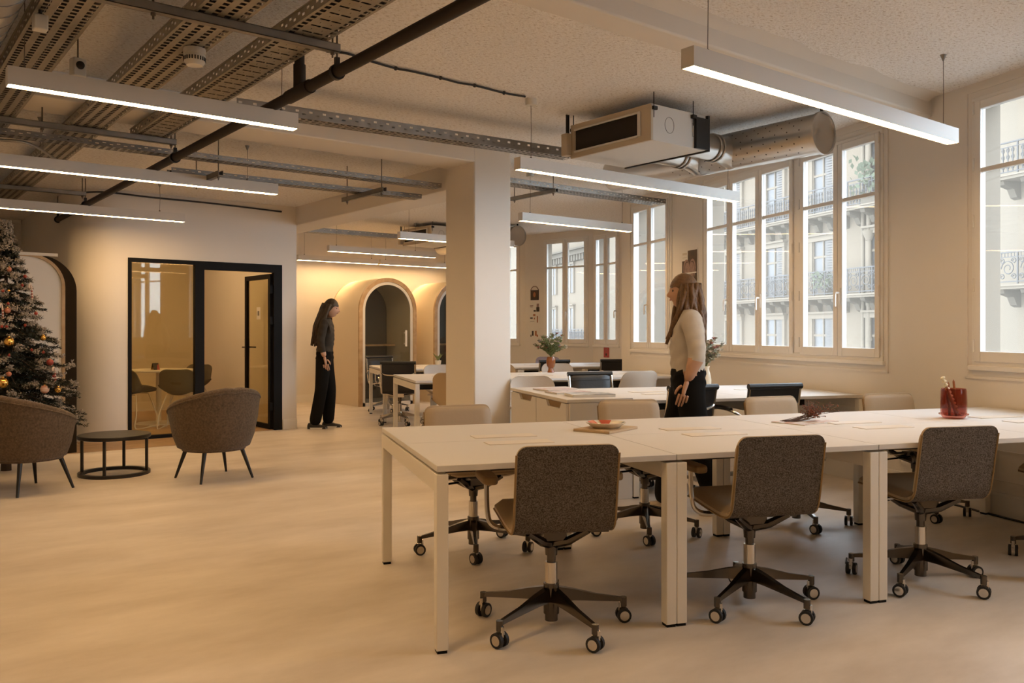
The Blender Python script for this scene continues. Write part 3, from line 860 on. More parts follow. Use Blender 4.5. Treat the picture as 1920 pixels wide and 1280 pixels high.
def make_leather_chair():
    r = thing('leather_office_chair', (0, 0, 0), 0, '', 'chair', 'black leather office chairs')
    star_base(r, M['chrome'], phase=0.1, R=0.31)
    MB().box(-0.06, 0.06, -0.08, 0.10, 0.37, 0.42).tube([(-0.22, 0, 0.42), (0, 0, 0.38), (0.22, 0, 0.42)], 0.014).build('mechanism', M['chrome'], r, smooth=True)
    prof = spline([(0.25, 0.45), (0.20, 0.468), (0.03, 0.448), (-0.14, 0.432), (-0.205, 0.455), (-0.235, 0.52), (-0.262, 0.66), (-0.30, 0.845)], 5)
    sheet(prof, lambda s, l, L: 0.215, 0.032, off=-0.01, nc=9).build('leather_sling', M['leather'], r, smooth=True)
    for k in range(3, len(prof) - 2, 3):
        q = prof[k]; t = (prof[k + 1] - prof[k - 1]).normalized(); n_ = Vector((t[1], -t[0]))
        a = q + n_ * 0.023
        MB().tube([(-0.205, a[0], a[1]), (0.205, a[0], a[1])], 0.003, n=5).build('stitched_rib', M['leather'], r, smooth=True)
    for sx in (-1, 1):
        MB().tube([(sx * 0.225, p[0], p[1]) for p in prof], 0.013, n=8).build('side_rail', M['chrome'], r, smooth=True)
        ar = spline([(sx * 0.225, 0.12, 0.45), (sx * 0.275, 0.14, 0.50), (sx * 0.285, 0.15, 0.62), (sx * 0.28, 0.06, 0.655), (sx * 0.275, -0.14, 0.645), (sx * 0.235, -0.245, 0.60)], 5)
        MB().tube(ar, 0.010, n=8).build('arm', M['chrome'], r, smooth=True)
        MB().tube(spline([(sx * 0.282, 0.10, 0.662), (sx * 0.28, 0.0, 0.668), (sx * 0.274, -0.12, 0.658)], 4), 0.016, n=8).build('arm_sleeve', M['leather'], r, smooth=True)
    MB().tube([(-0.236, -0.302, 0.845), (0.236, -0.302, 0.845)], 0.023, n=12).build('top_roll', M['leather'], r, smooth=True)
    MB().tube(spline([(-0.225, -0.272, 0.71), (-0.16, -0.30, 0.685), (0, -0.315, 0.678), (0.16, -0.30, 0.685), (0.225, -0.272, 0.71)], 5), 0.012, n=8).build('back_spreader', M['chrome'], r, smooth=True)
    return r
def make_shell_chair(name, m, group, sled=False, top=0.83):
    r = thing(name, (0, 0, 0), 0, '', 'chair', group)
    prof = spline([(0.22, 0.44), (0.17, 0.455), (0.02, 0.435), (-0.12, 0.428), (-0.18, 0.455), (-0.212, 0.53), (-0.225, 0.55 + (top - 0.55) * 0.42), (-0.24, top)], 5)
    prof = dense(prof, 0.02, 0.006, 0.11)
    def wf(s, l, L):
        base = 0.225 + 0.03 * math.sin(PI * min(1, s * 1.15))
        d = L - l
        if d < 0.10: base = base - 0.10 + math.sqrt(max(0, 0.01 - (0.10 - d) ** 2))
        if l < 0.06: base = min(base, base - 0.06 + math.sqrt(max(0, 0.0036 - (0.06 - l) ** 2)))
        return base
    sheet(prof, wf, 0.016, wrap=0.10, rounded=False, nc=13, wrapfn=lambda s: 0.25 + math.sin(PI * min(1, s)) ** 1.0).build('shell', m, r, smooth=True, bevel=0.004)
    if sled:
        for sx in (-1, 1):
            MB().tube(spline([(sx * 0.15, 0.14, 0.44), (sx * 0.21, 0.20, 0.2), (sx * 0.235, 0.23, 0.012), (sx * 0.235, 0.1, 0.010), (sx * 0.235, -0.2, 0.010), (sx * 0.22, -0.17, 0.2), (sx * 0.15, -0.10, 0.43)], 5), 0.009, n=8).build('sled_leg', M['trim'], r, smooth=True)
        MB().tube([(-0.15, 0.14, 0.44), (0.15, 0.14, 0.44)], 0.008).tube([(-0.15, -0.1, 0.43), (0.15, -0.1, 0.43)], 0.008).build('cross_bar', M['trim'], r, smooth=True)
    else:
        star_base(r, M['dkchrome'], phase=0.5, R=0.29)
        MB().box(-0.07, 0.07, -0.08, 0.08, 0.375, 0.43).build('mechanism', M['blackmetal'], r, bevel=0.01)
        sheet([q for q in prof if q[1] < 0.47 and q[0] > -0.17][3:], corner_w(0.19, 0.04, 0.04), 0.025, off=0.018, nc=11).build('seat_pad', m, r, smooth=True)
    return r

# ---- desks ---------------------------------------------------------------------------------
def bench(label, d0, e0, nmod, mod=1.04, depth=1.40, flaps=True, skip_first_leg=False):
    p = DE(d0, e0)
    r = thing('bench_desk', (p.x, p.y, 0), DROT, label, 'desk', 'white bench desks')
    g = 0.003
    half = depth / 2
    for k in range(nmod):
        x0, x1 = k * mod, (k + 1) * mod
        for (y0, y1) in ((0, half), (half, depth)):
            MB().box(x0 + g / 2, x1 - g / 2, y0 + g / 2, y1 - g / 2, 0.715, 0.74).build('tabletop', M['desk'], r, bevel=0.0025)
        if flaps:
            for yc in (half - 0.125, half + 0.125):
                MB().box(x0 + mod / 2 - 0.16, x0 + mod / 2 + 0.16, yc - 0.055, yc + 0.055, 0.7395, 0.7435).build('cable_flap', M['flap'], r, bevel=0.001)
        for y in (half - 0.16, half + 0.135):
            MB().box(x0 + 0.05, x1 - 0.05, y, y + 0.025, 0.665, 0.705).build('long_rail', M['deskleg'], r)
    lw, ld = 0.048, 0.052
    for k in range(nmod + 1):
        xs = [0.0] if k == 0 else ([nmod * mod - lw] if k == nmod else [k * mod - lw - 0.001, k * mod + 0.001])
        for x in xs:
            for y in (0.0, depth - ld):
                lg = MB().box(x, x + lw, y, y + ld, 0.012, 0.705).build('leg', M['deskleg'], r, bevel=0.003)
                MB().box(x + 0.004, x + lw - 0.004, y + 0.004, y + ld - 0.004, 0, 0.012).build('foot', M['black'], lg)
            MB().box(x, x + lw, ld, depth - ld, 0.635, 0.705).build('end_rail', M['deskleg'], r, bevel=0.002)
    MB().box(0.1, nmod * mod - 0.1, half - 0.05, half + 0.05, 0.60, 0.70).build('cable_trough', M['blackmetal'], r)
    return r
bench('long white bench desk in the foreground with plate and red glass', -0.024, -0.026, 4, mod=1.052)
bench('white bench desk joined to the drawer cabinet behind the woman', 2.07, 2.57, 2, mod=1.05)
bench('white bench desk with the amber flower vase, passing behind the column', 0.988, 5.62, 3, mod=1.06)
bench('rearmost white bench desk in front of the bay and the arched booths', 1.09, 8.44, 4, mod=1.0)

# drawer cabinet at the end of the second bench
p = DE(1.53, 2.57)
cb = thing('drawer_cabinet', (p.x, p.y, 0), DROT, 'low white cabinet with cut out drawer grips carrying magazines', 'cabinet')
MB().box(0.022, 0.53, 0, 1.40, 0.0, 0.735).build('body', M['desk'], cb, bevel=0.003)
MB().box(-0.002, 0.532, -0.004, 1.404, 0.737, 0.762).build('worktop', M['desk'], cb, bevel=0.003)
for col_ in range(2):
    for row in range(2):
        y0, y1 = 0.02 + col_ * 0.685, 0.02 + col_ * 0.685 + 0.675
        z0, z1 = (0.375, 0.728) if row == 0 else (0.03, 0.368)
        ya, yb = (y0 + 0.12, y0 + 0.42)
        fr = MB()
        poly = [(0, y0, z0), (0, y1, z0), (0, y1, z1), (0, yb + 0.02, z1), (0, yb - 0.02, z1 - 0.045), (0, ya + 0.02, z1 - 0.045), (0, ya - 0.02, z1), (0, y0, z1)]
        fr.prism(poly, (0.02, 0, 0))
        fo = fr.build('drawer_front', M['desk'], cb)
        MB().box(0.0205, 0.0215, ya - 0.02, yb + 0.02, z1 - 0.05, z1).build('grip_painted_shade', M['padedge'], fo)  # brown sheet paints the shade inside the cut out grip

# ---- chairs ---------------------------------------------------------------------------------
R_E = DROT; R_B = DROT + PI
felt = make_felt_chair()
spots = [
    (0.515, 0.14, R_E - 0.10, 'felt backed office chair in front of the plate, nearest the camera on the left'),
    (1.50, 0.15, R_E - 0.06, 'felt backed office chair in the middle of the near side of the front desk'),
    (2.53, 0.20, R_E - 0.08, 'grey felt backed office chair in front of the red glass'),
    (3.66, 0.24, R_E - 0.05, 'felt backed office chair cut off by the right picture edge'),
    (0.53, 1.50, R_B + 0.1, 'tan padded office chair facing the camera at the left end of the front desk'),
    (1.66, 1.56, R_B - 0.06, 'tan padded office chair facing the camera left of the standing woman'),
    (2.75, 1.52, R_B + 0.05, 'tan padded office chair facing the camera behind the dried twigs'),
    (3.72, 1.52, R_B - 0.03, 'pale padded office chair facing the camera behind the red glass'),
]
for i, (d, e, rz, lb) in enumerate(spots):
    if i == 0:
        o = felt; o.location = DE(d, e); o.rotation_euler = (0, 0, rz); o['label'] = lb
    else: copy_tree(felt, DE(d, e), rz, lb)
lea = make_leather_chair()
spots = [
    (3.14, 2.62, R_E, 'black leather office chair with chrome frame behind the twigs, its back to the camera'),
    (2.40, 2.66, R_E + 0.2, 'black leather office chair half hidden behind the standing woman'),
    (2.52, 4.20, R_B, 'black leather office chair facing the camera behind the magazine cabinet'),
    (1.28, 8.22, R_E - 0.25, 'black leather office chair left of the column with its back to the camera'),
    (3.36, 8.15, R_E + 0.1, 'black leather chrome chair just behind the amber vase'),
    (4.36, 8.15, R_E - 0.1, 'black leather chrome chair below the red booklet'),
    (1.42, 10.12, R_B + 0.3, 'black leather office chair pushed under the far left desk before the arched booth'),
    (3.25, 10.05, R_B, 'black leather office chair at the back just right of the column'),
]
for i, (d, e, rz, lb) in enumerate(spots):
    if i == 0:
        o = lea; o.location = DE(d, e); o.rotation_euler = (0, 0, rz); o['label'] = lb
    else: copy_tree(lea, DE(d, e), rz, lb)
gs = make_shell_chair('shell_chair', M['shell'], 'shell office chairs')
spots = [(1.90, 4.28, R_B, 'greige shell chair behind the drawer cabinet beside the column'),
         (3.38, 5.36, R_E + 0.1, 'greige shell chair right of the black leather chair behind the cabinet'),
         (1.70, 7.30, R_B + 0.2, 'cream shell chair left of the column facing the camera'),
         (3.28, 7.28, R_B, 'pale shell chair between the two black chairs behind the amber vase')]
for i, (d, e, rz, lb) in enumerate(spots):
    if i == 0:
        o = gs; o.location = DE(d, e); o.rotation_euler = (0, 0, rz); o['label'] = lb
    else: copy_tree(gs, DE(d, e), rz, lb)
ts = make_shell_chair('tan_shell_chair', M['shelltan'], 'tan shell office chairs')
ts.location = DE(1.42, 5.50); ts.rotation_euler = (0, 0, R_E - 0.5); ts['label'] = 'tan shell chair half hidden by the left edge of the column'
copy_tree(ts, DE(2.46, 7.28), R_B, 'tan shell chair just showing at the right edge of the column')
ps = make_shell_chair('mauve_shell_chair', M['shellpurple'], 'mauve shell office chairs')
ps.location = DE(4.15, 10.05); ps.rotation_euler = (0, 0, R_B); ps['label'] = 'mauve grey shell chair at the far desk below the bay window'

# meeting-room table and chairs
p = (3.36, 12.15)
mt = thing('round_table', (p[0], p[1], 0.006), 0, 'round white pedestal table inside the glass meeting room', 'table')
MB().lathe([(0, 0.735), (0.47, 0.735), (0.475, 0.725), (0.47, 0.712), (0, 0.712)], n=40).build('tabletop', M['desk'], mt, smooth=True)
MB().cyl((0, 0, 0.02), (0, 0, 0.715), 0.035, n=16).build('column', M['deskleg'], mt, smooth=True)
MB().lathe([(0, 0.022), (0.05, 0.022), (0.28, 0.012), (0.29, 0.0), (0, 0)], n=36).build('base', M['deskleg'], mt, smooth=True)
vis = make_shell_chair('visitor_chair', M['greychair'], 'dark shell visitor chairs in the meeting room', sled=True, top=0.765)
vis.location = (3.44, 11.44, 0.006); vis.rotation_euler = (0, 0, -0.55); vis['label'] = 'dark shell visitor chair with white sled legs in the middle of the glass pane'
copy_tree(vis, (2.94, 11.86, 0.006), -0.95, 'dark shell visitor chair at the left edge of the glass pane')
copy_tree(vis, (3.95, 12.62, 0.006), 2.2, 'dark shell visitor chair behind the black mullion of the glass front')
ms = thing('menu_stand', (3.29, 12.05, 0.743), 0.5, 'small black red and yellow folded card on the meeting table', 'card')
MB().prism([(-0.05, -0.03, 0), (0.05, -0.03, 0), (0.05, 0.0, 0.09), (-0.05, 0.0, 0.09)], (0, 0.004, 0)).build('front_leaf', M['ink'], ms)
MB().prism([(0.0, -0.032, 0.0), (0.05, -0.032, 0.0), (0.05, -0.006, 0.08), (0.02, -0.012, 0.06)], (0, 0.001, 0)).build('red_stripe', M['redprint'], ms)
MB().prism([(-0.05, 0.03, 0), (0.05, 0.03, 0), (0.05, 0.004, 0.09), (-0.05, 0.004, 0.09)], (0, 0.004, 0)).build('back_leaf', M['gold'], ms)

# ---- tub armchairs and coffee table -----------------------------------------------------------
def make_tub(label):
    r = thing('tub_armchair', (0, 0, 0), 0, label, 'armchair', 'brown tub armchairs')
    N = 40
    def shell_rows(k):
        a = math.radians(-125 + 250 * k / N)            # 0 = back (-y)
        s = abs(a) / math.radians(125)
        top = 0.80 - 0.20 * (s ** 1.5)
        if abs(a) < 0.16: top -= 0.012 * (1 - abs(a) / 0.16)
        dx, dy = math.sin(a), -math.cos(a)
        def P_(rad, z): return (dx * rad, dy * rad * 0.98, z)
        fl = 0.055 * (1 - s * 0.3)
        return [P_(0.10, 0.255), P_(0.25, 0.255), P_(0.30, 0.28), P_(0.338, 0.38), P_(0.365, 0.52), P_(0.335 + fl, top - 0.06), P_(0.337 + fl, top - 0.022), P_(0.318 + fl, top - 0.003), P_(0.29 + fl, top), P_(0.262 + fl, top - 0.012), P_(0.245 + fl, top - 0.05), P_(0.255, 0.50), P_(0.24, 0.40), P_(0.10, 0.40)]
    rows = [shell_rows(k) for k in range(N + 1)]
    mb = MB().grid(rows)
    n = len(rows[0])
    for k in (0, N): mb.add(rows[k], [tuple(range(n))])
    mb.build('shell', M['velour'], r, smooth=True, angle=60)
    seam = MB().tube([(q[6][0] * 1.004, q[6][1] * 1.004, q[6][2] - 0.02) for q in rows], 0.006, n=6)
    seam.build('piping', M['velour'], r, smooth=True)
    MB().lathe([(0, 0.46), (0.20, 0.462), (0.245, 0.45), (0.262, 0.42), (0.25, 0.38), (0, 0.38)], c=(0, 0.05, 0), n=32).build('seat_cushion', M['velour'], r, smooth=True)
    MB().lathe([(0, 0.25), (0.26, 0.25), (0.27, 0.28), (0, 0.28)], n=32).build('seat_base', M['velour'], r, smooth=True)
    for (sx, sy) in ((-1, -1), (1, -1), (-1, 1), (1, 1)):
        MB().cyl((sx * 0.165, sy * 0.165, 0.27), (sx * 0.235, sy * 0.235, 0.0), 0.019, 0.010, n=10).build('leg', M['blackmetal'], r, smooth=True)
    return r
def face_rz(x, z):      # camera-space heading -> rotation for something facing local +y
    u_ = 0.788 * x + 0.616 * z; v_ = -0.616 * x + 0.788 * z
    return math.atan2(-u_, v_)
tub = make_tub('brown chenille tub armchair in front of the glass meeting room')
tub.location = (2.50, 7.38, 0); tub.rotation_euler = (0, 0, face_rz(-0.72, 0.69))
copy_tree(tub, (1.13, 7.72, 0), face_rz(0.45, 0.9), 'brown chenille tub armchair in front of the Christmas tree')
ct = thing('coffee_table', (1.87, 8.12, 0), 0.7, 'small round black coffee table between the two tub armchairs', 'table')
MB().lathe([(0, 0.355), (0.295, 0.355), (0.30, 0.35), (0.30, 0.328), (0.295, 0.323), (0, 0.323)], n=48).build('tabletop', M['blackmetal'], ct, smooth=True)
for k in range(4):
    a = k * PI / 2 + 0.35
    MB().box(0.272 - 0.011, 0.272 + 0.011, -0.011, 0.011, 0.02, 0.33, M=Matrix.Rotation(a, 4, 'Z')).build('leg', M['blackmetal'], ct)
MB().lathe([(0.255, 0.0), (0.295, 0.0), (0.295, 0.028), (0.255, 0.028), (0.255, 0.0)], n=48).build('base_ring', M['blackmetal'], ct, smooth=True)

# ---- arched booths ------------------------------------------------------------------------------
def arch(w, h, n=20, r=None):
    r = w / 2 if r is None else r
    pts = [(-w / 2, 0)]
    for k in range(n + 1):
        a = PI - PI / 2 * k / n
        pts.append((-w / 2 + r + r * math.cos(a), h - r + r * math.sin(a)))
    for k in range(n + 1):
        a = PI / 2 - PI / 2 * k / n
        pts.append((w / 2 - r + r * math.cos(a), h - r + r * math.sin(a)))
    pts.append((w / 2, 0))
    return pts
def booth(loc, label):
    r = thing('arched_booth', (*loc, 0), 0, label, 'phone booth', 'arched phone booths at the back wall')
    W, Hh, dep = 1.11, 2.17, 1.02
    A3 = lambda w, h, y, z0=0.0: [(x, y, z if z > 0 else z0) for x, z in arch(w, h)]
    MB().ring(A3(W, Hh, 0.03), A3(W - 0.08, Hh - 0.04, 0.03), (0, dep - 0.03, 0)).build('shell', M['podshell'], r, smooth=True, angle=30)
    MB().ring(A3(W + 0.006, Hh + 0.003, 0), A3(W - 0.13, Hh - 0.065, 0), (0, 0.04, 0)).build('wood_rim', M['podwood'], r, smooth=True, angle=30)
    MB().ring(A3(W + 0.006, Hh + 0.003, dep - 0.02), A3(W - 0.13, Hh - 0.065, dep - 0.02), (0, 0.02, 0)).build('wood_rim', M['podwood'], r, smooth=True, angle=30)
    dw = MB().ring(A3(W - 0.135, Hh - 0.068, 0.012), A3(W - 0.23, Hh - 0.115, 0.012), (0, 0.03, 0)).box(-W / 2 + 0.07, W / 2 - 0.07, 0.012, 0.042, 0, 0.06)
    do = dw.build('door', M['trim'], r, smooth=True, angle=30)
    MB().prism(A3(W - 0.232, Hh - 0.116, 0.022, 0.06), (0, 0.008, 0)).build('glass_pane', M['podglass'], do)
    MB().box(0.30, 0.34, -0.05, -0.035, 1.0, 1.28).box(0.31, 0.33, -0.035, 0.02, 1.03, 1.06).box(0.31, 0.33, -0.035, 0.02, 1.22, 1.25).build('handle', M['trim'], do, bevel=0.006)
    MB().prism(A3(W - 0.082, Hh - 0.042, dep - 0.06), (0, 0.04, 0)).build('back_panel', M['podgrey'], r)
    MB().ring(A3(W - 0.083, Hh - 0.042, 0.06), A3(W - 0.12, Hh - 0.06, 0.06), (0, dep - 0.14, 0)).build('lining', M['podinner'], r, smooth=True, angle=30)
    MB().box(-0.48, 0.48, dep - 0.42, dep - 0.07, 1.0, 1.03).build('shelf', M['podwood'], r)
    MB().box(-W / 2 + 0.05, W / 2 - 0.05, 0.05, dep - 0.05, 0, 0.05).build('booth_floor', M['podgrey'], r)
    return r
booth((6.725 + 0.555, 12.70 + 0.03), 'cream arched phone booth with birch edge, fully visible beside the walking person')
booth((6.725 + 1.485 + 0.555, 12.73), 'second cream arched phone booth half hidden by the column')
# the booth behind the tree: flat white front with a dark bent edge
r = thing('booth_with_dark_edge', (1.25, 9.72, 0), 0, 'white fronted booth with rounded dark edge behind the Christmas tree', 'phone booth')
A3 = lambda w, h, y, rr: [(x, y, z) for x, z in arch(w, h, 12, rr)]
MB().prism(A3(0.98, 2.02, 0.03, 0.30), (0, 0.02, 0)).build('front_panel', M['trim'], r)
MB().ring(A3(1.04, 2.05, 0.012, 0.33), A3(0.98, 2.02, 0.012, 0.30), (0, 0.05, 0)).build('wood_edge', M['podwood'], r, smooth=True, angle=30)
MB().ring(A3(1.26, 2.04, 0.03, 0.36), A3(1.04, 2.02, 0.03, 0.33), (0, 0.62, 0)).build('dark_shell', M['darkshell'], r, smooth=True, angle=30)
MB().box(-0.5, 0.45, 0.0, 0.03, 2.03, 2.06).build('top_strip', M['fixture'], r)

# ================================================================== HANGING LIGHTS AND CEILING SERVICES
def hanging_light(u0, u1, v, label, zb=2.48, ceil=H1, wires=(0.08, 0.92), canopy=True, led='led'):
    L = u1 - u0
    r = thing('linear_light', (u0, v, zb), 0, label, 'hanging light', 'white linear hanging lights')
    w, h = 0.038, 0.092
    hs = MB().box(0, L, -w, -w + 0.004, 0, h).box(0, L, w - 0.004, w, 0, h).box(0, L, -w + 0.004, w - 0.004, h - 0.006, h).box(0, 0.004, -w + 0.004, w - 0.004, 0, h - 0.006).box(L - 0.004, L, -w + 0.004, w - 0.004, 0, h - 0.006)
    hs.build('housing', M['fixture'], r)
    MB().box(0.005, L - 0.005, -w + 0.005, w - 0.005, 0.001, 0.012).build('diffuser', M[led], r)
    for i, t in enumerate(wires):
        x = L * t
        wz = ceil - zb
        wb = MB().tube([(x, 0, h), (x + 0.004, 0, h + (wz - h) * 0.5), (x, 0, wz)], 0.0022, n=5).cyl((x, 0, h), (x, 0, h + 0.018), 0.008, n=8)
        wo = wb.build('wire', M['wire'], r, smooth=True)
        if canopy and i == 0:
            MB().lathe([(0, 0), (0.04, 0), (0.043, 0.01), (0.043, 0.05), (0, 0.05)], c=(x, 0, wz - 0.05), n=20).build('canopy', M['plastic'], wo, smooth=True)
        else:
            MB().lathe([(0.004, 0), (0.012, 0.02), (0.02, 0.04), (0, 0.04)], c=(x, 0, wz - 0.04), n=12).build('ceiling_grip', M['steel'], wo, smooth=True)
    return r
hanging_light(3.04, 5.64, 2.58, 'largest linear hanging light at the upper right', wires=(0.055, 0.95), led='led_dim')
hanging_light(0.62, 2.13, 4.84, 'linear hanging light highest at the upper left', wires=(-0.5 + 0.55, 0.94))
hanging_light(0.35, 3.01, 7.25, 'second linear hanging light from the top at the left', ceil=H2, wires=(0.3, 0.9), canopy=False)
hanging_light(0.35, 2.96, 9.72, 'lowest linear hanging light above the Christmas tree', ceil=H2, wires=(0.3, 0.9), canopy=False)
hanging_light(3.96, 6.59, 5.0, 'linear hanging light below the ducted air unit', wires=(0.05, 0.95), led='led_dim')
hanging_light(5.84, 7.56, 7.32, 'linear hanging light right of the column in front of the bay', led='led_dim')
hanging_light(5.70, 7.60, 9.70, 'linear hanging light cut by the left edge of the column below the rear air unit')
hanging_light(5.77, 7.70, 11.92, 'linear hanging light centred above the first arched booth', wires=(0.07, 0.8))
hanging_light(6.07, 7.62, 13.72, 'rearmost linear hanging light on the left, close to the back wall', canopy=False)
hanging_light(7.66, 9.2, 13.72, 'rearmost linear hanging light next to the column, above the booths', canopy=False)
hanging_light(3.0, 5.5, 0.3, 'linear hanging light above the camera, outside the picture', led='led_dim')
hanging_light(-0.9, 1.45, 2.5, 'linear hanging light over the left aisle, just outside the picture')
# meeting-room ceiling light
r = thing('ceiling_panel_light', (3.3, 12.4, H2), 0, 'flush ceiling light inside the meeting room', 'ceiling light')
MB().box(-0.6, 0.6, -0.06, 0.06, -0.05, 0).build('housing', M['fixture'], r)
MB().box(-0.58, 0.58, -0.055, 0.055, -0.056, -0.05).build('diffuser', M['led_room'], r)

r = thing('ceiling_panel_light', (3.3, 11.2, H2), 0, 'added fill light on the meeting room ceiling, nearer the glass', 'ceiling light')  # extra lamp put in to brighten the room behind the glass
MB().box(-0.6, 0.6, -0.06, 0.06, -0.05, 0).build('housing', M['fixture'], r)
MB().box(-0.58, 0.58, -0.055, 0.055, -0.056, -0.05).build('diffuser', M['led_room'], r)
# perforated cable trays ------------------------------------------------------------------------
def tray_part(L, W, cell=0.05, rows=4, slot=(0.6, 0.46), long_slots=False):
    mb = MB()
    n = max(1, int(L / cell)); cl = L / n; rw = W / rows
    for i in range(n):
        for j in range(rows):
            x0, x1 = i * cl, (i + 1) * cl
            y0, y1 = j * rw - W / 2, (j + 1) * rw - W / 2
            sx, sy = slot
            if (j + i) % 7 == 3 and False: continue
            hx = cl * sx / 2; hy = rw * sy / 2
            cx, cy = (x0 + x1) / 2, (y0 + y1) / 2
            if long_slots and j in (1, 2):
                hx = cl * 0.15; hy = rw * 0.5 if (i % 2 == 0) else rw * 0.02
                hy = min(hy, rw * 0.42)
            o = len(mb.v)
            mb.v += [(x0, y0, 0), (x1, y0, 0), (x1, y1, 0), (x0, y1, 0), (cx - hx, cy - hy, 0), (cx + hx, cy - hy, 0), (cx + hx, cy + hy, 0), (cx - hx, cy + hy, 0)]
            mb.f += [(o, o + 1, o + 5, o + 4), (o + 1, o + 2, o + 6, o + 5), (o + 2, o + 3, o + 7, o + 6), (o + 3, o, o + 4, o + 7)]
            mb.m += [0] * 4
    return mb
def flange_part(L, y, h, cell=0.05):
    mb = MB(); n = max(1, int(L / cell)); cl = L / n
    for i in range(n):
        x0, x1 = i * cl, (i + 1) * cl
        cx = (x0 + x1) / 2
        z0, z1 = 0.0, h
        hx, hz = cl * 0.25, h * 0.10
        o = len(mb.v)
        cz = h * (0.38 if i % 2 else 0.66)
        mb.v += [(x0, y, z0), (x1, y, z0), (x1, y, z1), (x0, y, z1), (cx - hx, y, cz - hz), (cx + hx, y, cz - hz), (cx + hx, y, cz + hz), (cx - hx, y, cz + hz)]
        mb.f += [(o, o + 1, o + 5, o + 4), (o + 1, o + 2, o + 6, o + 5), (o + 2, o + 3, o + 7, o + 6), (o + 3, o, o + 4, o + 7)]
        mb.m += [0] * 4
    mb.box(0, L, y - 0.006, y + 0.006, h - 0.004, h)
    return mb
def cable_tray(p, q, W, z, label, h=0.06, cables=0, rows=4, long_slots=False, m='tray', group='perforated steel cable trays'):
    p = Vector(p); q = Vector(q); L = (q - p).length
    r = thing('cable_tray', (p.x, p.y, z), math.atan2((q - p).y, (q - p).x), label, 'cable tray', group)
    tray_part(L, W, rows=rows, long_slots=long_slots).build('perforated_floor', M[m], r)
    for y in (-W / 2, W / 2): flange_part(L, y, h).build('side_flange', M[m], r)
    rad = 0.009 if cables < 4 else 0.017  # full trays get thicker black cables, added so the slots look dark
    for k in range(cables):
        y = -W / 2 + W * (k + 1) / (cables + 1)
        pts = [(L * i / 14, y + 0.008 * math.sin(i * 1.7 + k), rad + 0.003) for i in range(15)]
        MB().tube(pts, rad, n=6).build('cable', M['cable'], r, smooth=True)
    return r
cable_tray((0.80, 0.4), (0.80, 11.2), 0.24, 2.745, 'leftmost of the three cable trays running away under the ceiling', cables=6)
cable_tray((1.38, 0.4), (1.38, 11.2), 0.24, 2.745, 'middle one of the three cable trays, with the smoke detector below', cables=6)
cable_tray((1.815, 0.4), (1.815, 6.9), 0.23, 2.745, 'rightmost of the three cable trays, with long cross slots, beside the dark pipe', cables=6, long_slots=True)
cable_tray((2.12, 5.86), (5.06, 5.66), 0.15, 2.80, 'grey cable tray running from the pipe to the ducted air unit', h=0.075, cables=1, rows=3, m='steel')
cable_tray((0.2, 7.0), (4.55, 7.0), 0.14, 2.66, 'upper one of the two cable trays hung left of the column', h=0.04, cables=2, rows=3, m='steel')
cable_tray((2.12, 7.36), (4.5, 7.28), 0.14, 2.585, 'lower one of the two cable trays hung left of the column', h=0.04, cables=2, rows=3, m='steel')
cable_tray((5.10, 7.12), (7.86, 7.12), 0.22, 2.82, 'cable tray right of the column under the bay ceiling', h=0.05, cables=1, m='steel')
cable_tray((5.10, 12.05), (7.25, 12.05), 0.2, 2.76, 'cable tray above the first arched booth', h=0.07, cables=2, m='steel')
# strut channels carrying the trays
def strut(p, q, z, rods, ceil, label):
    p = Vector(p); q = Vector(q); L = (q - p).length
    r = thing('strut_channel', (p.x, p.y, z), math.atan2((q - p).y, (q - p).x), label, 'steel channel', 'steel strut channels under the cable trays')
    MB().box(0, L, -0.02, -0.017, 0, 0.042).box(0, L, 0.017, 0.02, 0, 0.042).box(0, L, -0.02, 0.02, 0, 0.003).box(0, L, -0.02, -0.010, 0.039, 0.042).box(0, L, 0.010, 0.02, 0.039, 0.042).build('channel', M['steel'], r)
    for x in rods:
        MB().cyl((x, 0, -0.03), (x, 0, ceil - z), 0.005, n=6).cyl((x, 0, -0.014), (x, 0, -0.001), 0.011, n=6).build('threaded_rod', M['wire'], r)
    return r
strut((0.62, 3.99), (1.99, 3.99), 2.695, (0.03, 0.46, 1.335), H1, 'steel channel crossing the top left corner below the trays')
strut((0.62, 6.74), (1.99, 6.74), 2.695, (0.03, 0.46, 1.335), 2.84, 'steel channel crossing behind the highest left light')
strut((0.62, 9.86), (1.99, 9.86), 2.695, (0.03, 0.46, 1.335), H2, 'shortest looking steel channel above the lowest left light')
strut((3.85, 6.80), (3.85, 7.62), 2.535, (0.06, 0.74), H2, 'short steel bracket under the double tray near the column')
strut((2.40, 6.92), (2.40, 7.62), 2.535, (0.06, 0.62), H2, 'short steel bracket under the double tray near the dark pipe')
strut((6.05, 6.95), (6.05, 7.75), 2.77, (0.06, 0.74), H1, 'short steel bracket under the tray right of the column')
